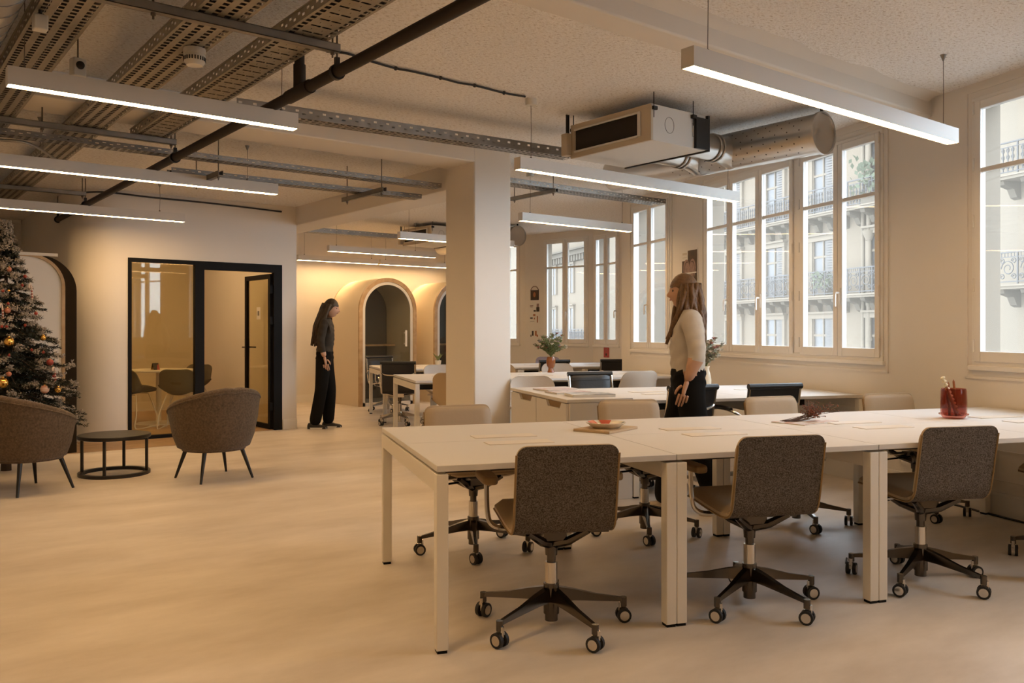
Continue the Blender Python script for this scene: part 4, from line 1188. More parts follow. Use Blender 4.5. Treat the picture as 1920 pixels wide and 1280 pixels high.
# dark pipe
r = thing('drain_pipe', (1.985, 0.2, 2.60), 0, 'dark brown pipe hanging diagonally under the ceiling', 'pipe')
MB().cyl((0, 0, 0), (0, 11.2, 0), 0.031, n=16).build('pipe', M['pipe'], r, smooth=True)
MB().cyl((0, 4.12, 0), (0, 4.40, 0), 0.038, n=16).cyl((0, 4.26, 0), (0, 4.26, 0.15), 0.034, n=14).cyl((0, 4.26, 0.15), (0, 4.26, 0.30), 0.028, n=14).build('tee_branch', M['pipe'], r, smooth=True)
for y in (3.80, 6.54, 9.66, 11.15, 1.2):
    cl = MB().cyl((0, y - 0.014, 0), (0, y + 0.014, 0), 0.041, n=16).box(-0.012, 0.012, y - 0.01, y + 0.01, 0.03, 0.075)
    co = cl.build('pipe_clamp', M['blackmetal'], r, smooth=True)
    zc = (H1 if y < 6.2 else (2.84 if y < 6.7 else H2)) - 2.60
    MB().cyl((0, y, 0.05), (0, y, zc), 0.005, n=6).build('threaded_rod', M['wire'], co)
# smoke detector and the small devices on the trays
r = thing('smoke_detector', (1.43, 4.52, 2.742), 0, 'round white smoke detector hanging under a cable tray', 'smoke detector')
MB().lathe([(0, 0), (0.054, 0), (0.056, -0.006), (0.056, -0.03), (0, -0.03)], n=28).build('base', M['plastic'], r, smooth=True)
MB().lathe([(0, -0.030), (0.052, -0.030), (0.055, -0.038), (0.052, -0.072), (0.040, -0.088), (0, -0.090)], n=28).build('dome', M['plastic'], r, smooth=True)
for k in range(24):
    a = 2 * PI * k / 24
    MB().box(0.0535, 0.0555, -0.003, 0.003, -0.066, -0.046, M=Matrix.Rotation(a, 4, 'Z')).build('vent_slot', M['dark'], r)
r = thing('junction_box', (0.70, 4.42, 2.65), 0, 'small white junction box below the leftmost cable tray', 'box')
MB().box(-0.03, 0.03, -0.03, 0.03, 0, 0.07).build('case', M['plastic'], r, bevel=0.006)
MB().cyl((0, 0, 0.07), (0, 0, 0.096), 0.008, n=8).build('stem', M['cable'], r)
r = thing('wifi_box', (0.97, 5.0, 2.62), 0.2, 'small white box with dark lens hung between two trays', 'sensor')
MB().box(-0.035, 0.035, -0.03, 0.03, 0, 0.10).build('case', M['plastic'], r, bevel=0.008)
MB().ball((0, -0.03, 0.06), 0.022, 12, 8).build('lens', M['dark'], r, smooth=True)
MB().cyl((0, 0, 0.10), (0, 0, 0.41), 0.004, n=6).build('stem', M['wire'], r)
# spiral duct at the top left corner
r = thing('spiral_duct', (0.475, -0.5, 2.80), 0, 'spiral seam metal duct in the top left corner', 'duct')
MB().cyl((0, 0, 0), (0, 7.0, 0), 0.16, n=32).build('tube', M['duct'], r, smooth=True)
sp = MB()
pts = []
for i in range(700):
    a = i * 0.36; pts.append((0.162 * math.cos(a), 7.0 * i / 700, 0.162 * math.sin(a)))
sp.tube(pts, 0.004, n=4); sp.build('spiral_seam', M['steel'], r, smooth=True)
# ducted air units
def air_unit(loc, label, dlabel, duct_len=2.3, detail=True):
    r = thing('air_unit', loc, 0, label, 'air conditioner', 'ducted air units under the ceiling')
    Lu, Lv, h = 0.62, 0.88, 0.27
    MB().box(0.02, Lu, 0, Lv, 0, h).build('casing', M['acwhite'], r, bevel=0.004)
    MB().ring([(0, 0, 0), (0, Lv, 0), (0, Lv, h), (0, 0, h)], [(0, 0.10, 0.05), (0, Lv - 0.05, 0.05), (0, Lv - 0.05, h - 0.045), (0, 0.10, h - 0.045)], (0.02, 0, 0), closed=True).build('front_flange', M['acbeige'], r)
    fi = MB().box(0.012, 0.019, 0.06, Lv - 0.02, 0.03, h - 0.03)
    fi.build('filter', M['dark'], r)
    MB().box(-0.012, 0.0, 0.10, 0.13, 0.045, h - 0.04).box(-0.012, 0.0, 0.13, Lv - 0.05, h - 0.055, h - 0.04).box(-0.012, 0.0, 0.13, Lv - 0.05, 0.04, 0.055).build('filter_frame', M['acwhite'], r, bevel=0.003)
    pl = MB()
    ringp = [(0.20 + 0.05 * math.cos(a * PI / 14), -0.001, 0.135 + 0.06 * math.sin(a * PI / 14)) for a in range(28)]
    pl.tube(ringp, 0.0015, n=4, closed=True)
    pl.tube([(0.46, -0.001, 0.09), (0.55, -0.001, 0.09), (0.55, -0.001, 0.19), (0.46, -0.001, 0.19)], 0.0015, n=4, closed=True)
    pl.build('knockout', M['dark'], r)
    MB().box(Lu - 0.14, Lu, -0.025, 0.0, 0.0, h - 0.03).box(Lu, Lu + 0.02, -0.025, Lv, -0.01, h).build('control_box', M['blackmetal'], r, bevel=0.002)
    MB().box(Lu + 0.02, Lu + 0.035, 0.02, Lv - 0.02, 0.0, h - 0.03).build('plenum', M['acwhite'], r)
    for (x, y) in ((0.03, 0.0), (0.46, -0.01), (0.03, Lv), (0.46, Lv)):
        MB().box(x - 0.02, x + 0.02, y - 0.02, y + 0.02, h - 0.045, h - 0.02).cyl((x, y, h - 0.1), (x, y, H1 - loc[2]), 0.004, n=6).build('hanger', M['blackmetal'], r)
    MB().box(-0.06, -0.005, Lv - 0.02, Lv + 0.05, 0.02, 0.20).build('pump_box', M['acbeige'], r, bevel=0.004)
    MB().tube([(-0.03, Lv + 0.015, 0.20), (-0.03, Lv + 0.015, H1 - loc[2])], 0.008).tube([(-0.01, Lv + 0.015, 0.10), (-0.01, Lv + 0.015, H1 - loc[2])], 0.007).build('hose', M['cable'], r)
    # perforated duct
    du = thing('perforated_duct', (loc[0] + 1.33, loc[1] - 0.58, loc[2] + 0.135), 0, dlabel, 'duct', 'perforated round ducts')
    R = 0.158
    MB().cyl((0, 0.02, 0), (0, duct_len, 0), R, n=40, cap=False).build('tube', M['duct'], du, smooth=True)
    cap = MB().lathe([(0, 0.012), (R - 0.004, 0.012), (R - 0.004, 0.0), (R + 0.008, 0.0), (R + 0.010, 0.012), (R + 0.008, 0.03), (R, 0.032)], n=40)
    cap.v = [(x, z, y) for (x, y, z) in cap.v]
    cap.build('end_cap', M['duct'], du, smooth=True)
    ho = MB()
    for k in range(int((duct_len - 0.9) / 0.055)):
        for q, ang in enumerate((-168, -152, -136, -120, 172, 156, 140, 124, 108)):
            if (k + q) % 2: continue
            a = math.radians(ang); y = 0.12 + k * 0.055
            c = Vector((math.cos(a), 0, math.sin(a))); t_ = Vector((-math.sin(a), 0, math.cos(a)))
            ctr = c * (R + 0.0008) + Vector((0, y, 0))
            ho.add([ctr + t_ * (0.006 * math.cos(b * PI / 4)) + Vector((0, 0.006 * math.sin(b * PI / 4), 0)) for b in range(8)], [tuple(range(8))])
    ho.build('perforations', M['dark'], du)
    for yv in (0.86, 1.22):
        st_ = MB().cyl((-0.66, yv, -0.01), (-0.10, yv, -0.01), 0.105, n=28, cap=False)
        for xx in (-0.30, -0.25): st_.tube([(xx, yv + 0.112 * math.cos(b * PI / 14), -0.01 + 0.112 * math.sin(b * PI / 14)) for b in range(28)], 0.008, n=6, closed=True)
        P_ = []
        for i in range(9):
            t = i / 8
            rr = 0.105 + 0.045 * t * t
            P_.append([(-0.24 + 0.2 * t, yv + rr * math.cos(b * PI / 14), -0.01 + rr * math.sin(b * PI / 14)) for b in range(29)])
        st_.grid(P_)
        st_.build('branch_collar', M['duct'], du, smooth=True)
    MB().box(-0.01, 0.01, 0.015, 0.03, R, R + 0.05).cyl((0, 0.022, R + 0.04), (0, 0.022, H1 - loc[2] - 0.135), 0.005, n=6).build('hanger', M['blackmetal'], du)
    return r
air_unit((4.65, 4.29, 2.672), 'ducted air unit with dark filter hanging from the ceiling right of the column', 'large perforated silver duct in front of the five casements')
air_unit((7.38, 11.55, 2.70), 'rear air unit half hidden behind the left edge of the column', 'small looking perforated duct right of the column in front of the bay')
# black cable clipped along the ceiling and another along the meeting-room wall top
cb_ = MB()
def cpt(px, py, h):
    z = (h - 1.27) * 1595 / (620 - py); x = (px - 960) / 1595 * z
    w = CW(x, z); return (w.x, w.y, h)
pts = [cpt(px, py, H1 - 0.012) for px, py in ((612, 96), (650, 100), (690, 113), (742, 128), (770, 133), (826, 146), (860, 155), (890, 160), (945, 174), (985, 181))]
cb_ = MB().tube(spline(pts, 4), 0.0075, n=6)
for i in (3, 5, 7, 8): cb_.ball(pts[i], 0.014, 8, 6)
tag(MB().tube(spline([cpt(px, py, 2.64) for px, py in ((-40, 256), (0, 262), (52, 268), (95, 292), (135, 317), (200, 321), (300, 330))], 5), 0.011, n=8).build('conduit', M['steel'], smooth=True), 'bent grey conduit behind the second linear light at the left', 'conduit')
tag(cb_.build('ceiling_cable', M['cable'], smooth=True), 'thin black cable clipped across the plaster ceiling', 'cable')
tag(MB().tube(spline([(2.0, 10.43, 2.80), (2.3, 10.42, 2.84), (2.8, 10.43, 2.83), (3.5, 10.435, 2.825), (4.4, 10.435, 2.80)], 5), 0.010, n=6).build('wall_cable', M['cable'], smooth=True), 'black cable along the top of the meeting room wall', 'cable')
tag(MB().tube(spline([DE(4.19, 1.9, 0.01), DE(4.16, 1.3, 0.008), DE(4.15, 0.7, 0.01), DE(4.17, 0.2, 0.01)], 6), 0.008, n=6).build('floor_cable', M['cable'], smooth=True), 'black cable on the floor along the right skirting', 'cable')

# ================================================================== CHRISTMAS TREE
TX, TY = 1.14, 8.93
tr = thing('christmas_tree', (TX, TY, 0), 0, 'snow flocked Christmas tree with baubles at the left edge', 'christmas tree')
rnd = random.Random(11)
MB().cyl((0, 0, 0), (0, 0, 2.1), 0.045, 0.008, n=10).build('trunk', M['bark'], tr)
nd = MB(); fk = MB(); bk = MB()
TH = 2.24
def cone_r(z): return 0.70 * max(0.0, (TH - z) / (TH - 0.42)) ** 0.92
tips = []
z = 0.50
while z < TH - 0.02:
    R = cone_r(z)
    nb = max(5, int(9 + 24 * R))
    for k in range(nb):
        a = 2 * PI * (k + rnd.random() * 0.8) / nb
        L = R * rnd.uniform(0.72, 1.08)
        zz = z + rnd.uniform(-0.05, 0.05)
        tip = Vector((L * math.cos(a), L * math.sin(a), zz - 0.10 * R + rnd.uniform(-0.03, 0.05)))
        base = Vector((0, 0, zz + 0.12 * R))
        bk.tube([base, (base + tip) / 2 + Vector((0, 0, 0.02)), tip], [0.008, 0.006, 0.003], n=4)
        d_ = (tip - base); side = d_.cross(Vector((0, 0, 1))).normalized()
        stems = [(base + d_ * 0.25, tip, 1.0)]
        for f in (0.35, 0.5, 0.65, 0.8):
            for sg in (-1, 1):
                b0 = base + d_ * f
                ln = (1 - f * 0.6) * L * 0.45
                stems.append((b0, b0 + (d_.normalized() * 0.7 + side * sg * 0.75 + Vector((0, 0, rnd.uniform(-0.1, 0.2)))) * ln, 0.8))
        for (s0, s1, sc_) in stems:
            n_ = max(4, int((s1 - s0).length / 0.02))
            dr_ = (s1 - s0).normalized()
            for q in range(n_):
                c = s0 + (s1 - s0) * (q / n_)
                for w in range(3):
                    o_ = Vector((rnd.uniform(-1, 1), rnd.uniform(-1, 1), rnd.uniform(-1, 1)))
                    o_ = (o_ - dr_ * o_.dot(dr_)).normalized()
                    e_ = c + (o_ * 0.75 + dr_ * 0.65) * 0.034
                    wv = dr_.cross(o_) * 0.0045
                    nd.add([c - wv, c + wv, e_], [(0, 1, 2)])
        for (s0, s1, sc_) in stems:
            if rnd.random() < (0.42 if sc_ == 1.0 else 0.11):
                ctr = s1 - (s1 - s0) * 0.12
                for w in range(44):
                    c = ctr + Vector((rnd.gauss(0, 0.017), rnd.gauss(0, 0.017), rnd.gauss(0.006, 0.012)))
                    u_ = Vector((rnd.uniform(-1, 1), rnd.uniform(-1, 1), rnd.uniform(-0.5, 1))).normalized() * rnd.uniform(0.008, 0.016)
                    v_ = u_.orthogonal().normalized() * 0.009
                    w_ = u_.cross(v_).normalized() * 0.009
                    fk.add([c - u_, c + v_, c + w_, c + u_], [(0, 1, 2), (1, 3, 2), (0, 2, 3), (0, 3, 1)])
        tips.append(tip)
    z += 0.085
for q in range(260):
    zz = TH - rnd.uniform(0, 0.3); a = rnd.uniform(0, 2 * PI)
    c = Vector((0.01 * math.cos(a), 0.01 * math.sin(a), zz)); e_ = c + Vector((math.cos(a) * 0.045, math.sin(a) * 0.045, 0.03)); wv = Vector((-math.sin(a), math.cos(a), 0)) * 0.005
    nd.add([c - wv, c + wv, e_], [(0, 1, 2)])
tag(bk.build('branches', M['bark'], tr), kind='stuff')
tag(nd.build('needles', M['needles'], tr), kind='stuff')
tag(fk.build('snow_flocking', M['flock'], tr), kind='stuff')
# ornaments placed where the photograph shows them (on the side towards the camera)
view = Vector((TX, TY)).normalized(); lat = Vector((view.y, -view.x))
def on_tree(px, py, extra=0.02):
    zc = 7.9
    for _ in range(3):
        h = 1.27 + (620 - py) * zc / 1595
        R = cone_r(h) * 0.92 + extra
        x = (px - 960) / 1595 * zc
        # offset sideways from the trunk in camera space
        tx = 0.788 * TX - 0.616 * TY; tz = 0.616 * TX + 0.788 * TY
        off = x - tx
        off = max(-R * 0.97, min(R * 0.97, off))
        zc = tz - math.sqrt(max(0.0, R * R - off * off))
    w = CW(tx + off, zc)
    return (w.x, w.y, h)
def bauble(px, py, r, m, label, group=None, stripes=False):
    p = on_tree(px, py)
    t = thing('bauble', p, 0, label, 'bauble', group)
    MB().ball((0, 0, 0), r, 18, 12).build('ball', m, t, smooth=True)
    MB().cyl((0, 0, r * 0.95), (0, 0, r * 1.2), r * 0.25, n=10).build('cap', M['gold'], t, smooth=True)
    if stripes:
        for k in (-0.5, -0.15, 0.2, 0.55):
            q = math.sqrt(1 - k * k) * r
            MB().lathe([(q * 1.005, k * r - 0.004), (q * 1.02, k * r), (q * 1.005, k * r + 0.004)], n=18).build('stripe', M['candy'], t, smooth=True)
bauble(47, 640, 0.042, M['gold'], 'large shiny gold bauble right of the tree centre')
bauble(11, 717, 0.046, M['gold'], 'largest gold bauble near the left picture edge, just above the armchair')
bauble(126, 730, 0.030, M['gold'], 'dull gold bauble at the lower right tip of the tree')
bauble(98, 728, 0.036, M['rose'], 'striped pink bauble low on the right side of the tree', stripes=True)
bauble(98, 679, 0.030, M['red'], 'dark red bauble on the right edge of the tree')
bauble(18, 582, 0.026, M['rose'], 'matt rose bauble in the upper half of the tree')
bauble(72, 587, 0.016, M['red'], 'small red bauble on the right edge, level with the rose bauble')
bauble(53, 518, 0.016, M['red'], 'small red bauble near the top right of the tree')
bauble(21, 505, 0.022, M['rose'], 'orange rose bauble below the tree top')
bauble(84, 633, 0.026, M['gold'], 'gold star like bauble at the right edge, middle of the tree')
bauble(22, 545, 0.012, M['gold'], 'tiny gold bauble below the orange rose bauble')
bauble(54, 698, 0.022, M['rose'], 'orange bauble low in the middle of the tree')
BERRY = ['tiny red bauble at the left picture edge, middle of the tree', 'tiny red bauble left of the gold star like bauble', 'tiny red bauble just below the upper candy cane', 'tiny red bauble cut by the left picture edge', 'tiny red bauble on the right edge under the gold star like bauble', 'tiny red bauble between the two large gold baubles', 'tiny red bauble next to the lower candy cane', 'tiny red bauble close above the dark red bauble', 'tiny red bauble level with the tiny gold bauble at the left edge', 'tiny red bauble below the small red bauble near the top']
for k, (px, py) in enumerate(((17, 612), (62, 610), (36, 570), (4, 612), (75, 655), (30, 665), (105, 705), (86, 660), (5, 545), (48, 535))):
    bauble(px, py, 0.013, M['red'], BERRY[k], 'tiny red berry baubles')
def candy(px, py, label):
    p = on_tree(px, py, 0.04)
    t = thing('candy_cane', p, 1.0, label, 'candy cane')
    pts = [(0.02, 0, -0.07), (0.01, 0, 0.0), (0, 0, 0.03), (-0.008, 0, 0.05), (-0.028, 0, 0.055), (-0.04, 0, 0.04), (-0.042, 0, 0.025)]
    MB().tube(spline(pts, 4), 0.008, n=8).build('stick', M['candy'], t, smooth=True)
    for k in range(4): MB().cyl((0.018 - k * 0.004, 0, -0.06 + k * 0.026), (0.016 - k * 0.004, 0, -0.048 + k * 0.026), 0.0086, n=8).build('red_band', M['red'], t, smooth=True)
candy(61, 545, 'red and white candy cane on the upper right side of the tree')
candy(103, 700, 'red and white candy cane on the lower right side of the tree')
candy(4, 582, 'red and white candy cane at the left picture edge of the tree')

# ================================================================== PEOPLE
def skin_to_mb(verts, edges, radii, root=0, sub=2):
    me = bpy.data.meshes.new('tmp'); me.from_pydata([tuple(v) for v in verts], edges, [])
    ob = bpy.data.objects.new('tmp', me); COL.objects.link(ob)
    ob.modifiers.new('skin', 'SKIN').use_smooth_shade = True
    sv = me.skin_vertices[0].data
    for i, r in enumerate(radii):
        sv[i].radius = r if isinstance(r, tuple) else (r, r)
        sv[i].use_root = (i == root)
    s = ob.modifiers.new('sub', 'SUBSURF'); s.levels = sub; s.render_levels = sub
    bpy.context.view_layer.update()
    ev = ob.evaluated_get(bpy.context.evaluated_depsgraph_get())
    m2 = bpy.data.meshes.new_from_object(ev)
    mb = MB()
    mb.v = [tuple(v.co) for v in m2.vertices]; mb.f = [tuple(p.vertices) for p in m2.polygons]; mb.m = [0] * len(mb.f)
    bpy.data.objects.remove(ob); bpy.data.meshes.remove(me); bpy.data.meshes.remove(m2)
    return mb
def head_mb(c, R, mi):
    """head with brow, nose, lips, chin; faces local +y. R = rotation matrix"""
    mb = MB(); n, m = 36, 28
    rows = []
    for i in range(m + 1):
        t = PI * i / m
        row = []
        for k in range(n):
            a = 2 * PI * k / n
            x = math.sin(t) * math.cos(a); y = math.sin(t) * math.sin(a); z = -math.cos(t)
            X = 0.074 * x; Y = 0.093 * y; Z = 0.117 * z
            if z < 0:                       # jaw
                X *= 1 - 0.32 * min(1, -z) ** 1.5
                if y > 0: Y += 0.012 * (-z) * (1 - abs(x))
                else: Y *= 1 - 0.45 * min(1, -z)
            f = max(0.0, y)
            if f > 0:
                nx = math.exp(-(X / 0.012) ** 2)
                Y += 0.026 * nx * math.exp(-((Z + 0.022) / 0.016) ** 2) * f
                Y += 0.012 * nx * math.exp(-((Z - 0.0) / 0.018) ** 2) * f
                Y -= 0.010 * math.exp(-((abs(X) - 0.030) / 0.015) ** 2) * math.exp(-((Z - 0.010) / 0.013) ** 2) * f
                Y += 0.007 * math.exp(-(X / 0.022) ** 2) * math.exp(-((Z + 0.052) / 0.009) ** 2) * f
                Y -= 0.006 * math.exp(-(X / 0.03) ** 2) * math.exp(-((Z + 0.067) / 0.007) ** 2) * f
                Y += 0.010 * math.exp(-(X / 0.022) ** 2) * math.exp(-((Z + 0.092) / 0.014) ** 2) * f
                Y += 0.005 * math.exp(-((Z - 0.028) / 0.010) ** 2) * f
            row.append(Vector(c) + R @ Vector((X, Y, Z)))
        row.append(row[0]); rows.append(row)
    mb.grid(rows, mi)
    for sx in (-1, 1):                       # ears
        e = MB().ball((0, 0, 0), 0.03, 10, 8, sc=(0.3, 0.62, 1.0))
        mb.add([Vector(c) + R @ (Vector(v) + Vector((sx * 0.074, -0.008, -0.004))) for v in e.v], e.f, mi)
    return mb
def hand_mb(wrist, direction, palm_n, thumb_dir, mi, scale=1.0):
    d = Vector(direction).normalized(); t = Vector(thumb_dir); t = (t - d * t.dot(d)).normalized(); nrm = d.cross(t)
    if nrm.dot(Vector(palm_n)) < 0: curl = -nrm
    else: curl = nrm
    w = Vector(wrist); out_ = MB()
    def P_(a, b, c): return w + (d * a + t * b + curl * c) * scale
    pm = skin_to_mb([P_(-0.03, 0, 0), P_(0.0, 0, 0), P_(0.045, 0.004, 0.002), P_(0.085, 0.0, 0.006)], [(0, 1), (1, 2), (2, 3)], [(0.026 * scale, 0.02 * scale), (0.026 * scale, 0.018 * scale), (0.038 * scale, 0.016 * scale), (0.037 * scale, 0.013 * scale)], sub=2)
    out_.add(pm.v, pm.f, mi)
    for (b, ln, c0) in ((0.029, 0.068, 0.0), (0.010, 0.076, 0.0), (-0.010, 0.070, 0.0), (-0.029, 0.055, 0.0)):
        f = skin_to_mb([P_(0.07, b, 0.004), P_(0.09, b, 0.007), P_(0.09 + ln * 0.42, b * 1.05, 0.016), P_(0.09 + ln * 0.74, b * 1.05, 0.032), P_(0.09 + ln * 0.95, b, 0.046)], [(0, 1), (1, 2), (2, 3), (3, 4)], [0.009 * scale, 0.009 * scale, 0.0085 * scale, 0.008 * scale, 0.0065 * scale], sub=1)
        out_.add(f.v, f.f, mi)
    th = skin_to_mb([P_(0.012, 0.022, 0.006), P_(0.035, 0.042, 0.014), P_(0.062, 0.052, 0.024), P_(0.086, 0.052, 0.034)], [(0, 1), (1, 2), (2, 3)], [0.012 * scale, 0.011 * scale, 0.010 * scale, 0.008 * scale], sub=1)
    out_.add(th.v, th.f, mi)
    return out_
def person(loc, rz, label, J, radii, edges, region, mats, head_c, head_R, hands, hair, hairmat, shoes, mat_shoe):
    r = thing('person', loc, rz, label, 'person')
    b = skin_to_mb(J, edges, radii, root=0, sub=3)
    def cen(f):
        return sum((Vector(b.v[i]) for i in f), Vector()) / len(f)
    def bone(c):
        best = None
        for k, (i, j) in enumerate(edges):
            p_, q_ = Vector(J[i]), Vector(J[j]); d_ = q_ - p_
            t_ = max(0.0, min(1.0, (c - p_).dot(d_) / d_.length_squared))
            ra = radii[i] if not isinstance(radii[i], tuple) else sum(radii[i]) / 2
            rb_ = radii[j] if not isinstance(radii[j], tuple) else sum(radii[j]) / 2
            v_ = (c - p_ - d_ * t_).length - (ra + (rb_ - ra) * t_)
            if best is None or v_ < best[0]: best = (v_, k, t_)
        return best[1], best[2]
    b.m = [region(cen(f), *bone(cen(f))) for f in b.f]
    wr = random.Random(9)
    nb = []
    for v in b.v:
        x, y, z = v
        if 0.9 < z < 1.36:
            k_ = 0.0045 * math.sin(z * 70 + x * 40 + y * 25) + 0.004 * math.sin(z * 33 - x * 50)
            l_ = math.hypot(x, y) + 1e-6
            nb.append((x + x / l_ * k_, y + y / l_ * k_, z))
        else: nb.append(v)
    b.v = nb
    h = head_mb(head_c, head_R, 0); b.add(h.v, h.f, 0)
    for hd_ in hands:
        q = hand_mb(*hd_, 0); b.add(q.v, q.f, 0)
    b.build('body', mats, r, smooth=True, angle=180)
    ey = MB()
    for sx in (-1, 1):
        p = Vector(head_c) + head_R @ Vector((sx * 0.030, 0.073, 0.010)); ey.ball(p, 0.011, 10, 8)
        bp = [Vector(head_c) + head_R @ Vector((sx * q, 0.088 - 2.2 * (q - 0.02) ** 2 * 6, 0.030 + 0.004 * math.sin((q - 0.012) * 60))) for q in (0.014, 0.026, 0.038, 0.048)]
        ey.tube(bp, 0.0032, n=5)
    ey.build('eyes_and_brows', M['eye'], r, smooth=True)
    lp = MB().tube([Vector(head_c) + head_R @ Vector((q, 0.099 - abs(q) * 0.35, -0.052)) for q in (-0.022, -0.011, 0, 0.011, 0.022)], [0.002, 0.005, 0.0055, 0.005, 0.002], n=6)
    lp.build('lips', M['lip'], r, smooth=True)
    hm = hair()
    hm.build('hair', hairmat, r, smooth=True, angle=180)
    for s_ in shoes:
        so = MB(); (fx, fy, fz, fa, tilt) = s_
        rows = []
        for (y, w, h_) in ((-0.075, 0.02, 0.05), (-0.065, 0.034, 0.075), (-0.02, 0.038, 0.085), (0.04, 0.040, 0.07), (0.10, 0.045, 0.052), (0.15, 0.040, 0.042), (0.178, 0.022, 0.03)):
            row = []
            for k in range(13):
                a = PI * k / 12
                row.append(Vector((w * math.cos(a), y, 0.02 + (h_ - 0.02) * math.sin(a) ** 0.7)))
            row += [Vector((-w * 1.05, y, 0.0)), Vector((w * 1.05, y, 0.0)), row[0]]
            rows.append(row)
        Rm = Matrix.Translation((fx, fy, fz)) @ Matrix.Rotation(fa, 4, 'Z') @ Matrix.Rotation(tilt, 4, 'X')
        so.grid([[Rm @ v for v in row] for row in rows]); so.add([Rm @ v for v in rows[0][:-1]], [tuple(range(15))]); so.add([Rm @ v for v in rows[-1][:-1]], [tuple(range(15))])
        sh = so.build('shoe', mat_shoe, r, smooth=True, angle=60)
        sl = MB().prism([Rm @ Vector((sx * w, y, 0.0)) for (sx, y, w) in ((1, -0.078, 0.025), (1, -0.02, 0.042), (1, 0.1, 0.05), (1, 0.17, 0.03), (-1, 0.17, 0.03), (-1, 0.1, 0.05), (-1, -0.02, 0.042), (-1, -0.078, 0.025))], Rm.to_3x3() @ Vector((0, 0, 0.018)))
        sl.build('sole', M['paper'], sh)
    return r
def cap_hair(c, R, length, back=0.0, front=0.0, width=0.075, wav=0.0, seed=1):
    """scalp cap and a fall of hair behind the head"""
    mb = MB(); rows = []
    for i in range(15):
        t = PI * i / 14 * 0.62
        row = []
        for k in range(29):
            a = 2 * PI * k / 28
            x = math.sin(t) * math.cos(a); y = math.sin(t) * math.sin(a); z = math.cos(t)
            fr = max(0, y)
            s_ = 1.0 + 0.11
            zz = z
            lim = 0.62 * min(1.0, max(0.0, (y - 0.05) / 0.45)) - 0.35
            if y > 0 and z < lim: zz = lim; y = y * 0.94
            row.append(Vector(c) + R @ Vector((0.074 * x * s_, 0.093 * y * s_ - 0.004, 0.117 * zz * s_)))
        rows.append(row)
    mb.grid(rows)
    rnd_ = random.Random(seed)
    for k in range(70):
        a = math.radians(178 + 184 * k / 69)
        rr = rnd_.uniform(0.85, 1.12)
        x0 = 0.078 * math.cos(a) * rr; y0 = 0.098 * math.sin(a) * rr
        ln = length * rnd_.uniform(0.85, 1.05)
        pts = []; rad = []
        for q in range(8):
            f = q / 7
            zz = 0.05 - ln * f
            sp = 1 + 0.25 * math.sin(PI * min(1, f * 1.3))
            pts.append(Vector(c) + R @ Vector((x0 * sp + wav * 0.008 * math.sin(f * 9 + k), y0 * (1 - 0.15 * f) - back * min(1, f * 1.6) + (front * f * max(0, math.sin(a) + 0.55) * 1.8 if front else 0) + wav * 0.01 * math.sin(f * 8 + k * 1.7), zz)))
            rad.append(0.022 * (1 - 0.5 * f) * (0.7 if q == 0 else 1))
        mb.tube(pts, rad, n=6)
    return mb
# --- the woman beyond the front desk, walking to the left
JR = [(0, 0, 0.93), (0, 0.0, 1.03), (0, 0.01, 1.17), (0, 0.005, 1.30), (0, -0.01, 1.385), (0, 0.0, 1.45),
      (-0.15, -0.005, 1.355), (-0.205, -0.05, 1.12), (-0.195, 0.02, 0.93),
      (0.15, -0.005, 1.355), (0.205, -0.06, 1.12), (0.215, -0.05, 0.90),
      (-0.085, 0.0, 0.86), (-0.09, -0.06, 0.48), (-0.09, -0.20, 0.06),
      (0.085, 0.0, 0.86), (0.09, 0.11, 0.50), (0.09, 0.16, 0.02)]
ER = [(0, 1), (1, 2), (2, 3), (3, 4), (4, 5), (3, 6), (6, 7), (7, 8), (3, 9), (9, 10), (10, 11), (0, 12), (12, 13), (13, 14), (0, 15), (15, 16), (16, 17)]
RR = [(0.155, 0.125), (0.15, 0.125), (0.165, 0.135), (0.15, 0.115), (0.055, 0.055), (0.048, 0.05),
      0.075, 0.068, 0.030, 0.075, 0.068, 0.030, (0.11, 0.12), (0.095, 0.095), (0.085, 0.085), (0.11, 0.12), (0.095, 0.095), (0.085, 0.085)]
def regR(c, k, t):
    if k == 4 or (k == 3 and t > 0.75): return 0
    if k in (7, 10): return 0 if t > 0.25 else 1
    if k not in (5, 6, 8, 9) and c.z < 1.0: return 2
    return 1
hR = Matrix.Rotation(math.radians(-4), 3, 'X')
hcR = (0, 0.03, 1.545)
pr = CW(1.235, 5.96)
person((pr.x, pr.y, 0), face_rz(-1.0, 0.12), 'woman with long brown hair, white blouse and black trousers walking behind the front desk',
       JR, RR, ER, regR, [M['skin'], M['blouse'], M['trousers']], hcR, hR,
       [((-0.194, 0.03, 0.905), (0.02, 0.25, -1), (1, 0, 0), (0, 1, 0.2)), ((0.216, -0.048, 0.875), (0, 0.1, -1), (-1, 0, 0), (0, 1, 0))],
       lambda: cap_hair(hcR, hR, 0.40, back=0.03, front=0.16, wav=1.0), M['hairbrown'],
       [(-0.09, -0.23, 0.005, 0.0, -0.25), (0.09, 0.14, 0.0, 0.0, 0.0)], M['shoe'])
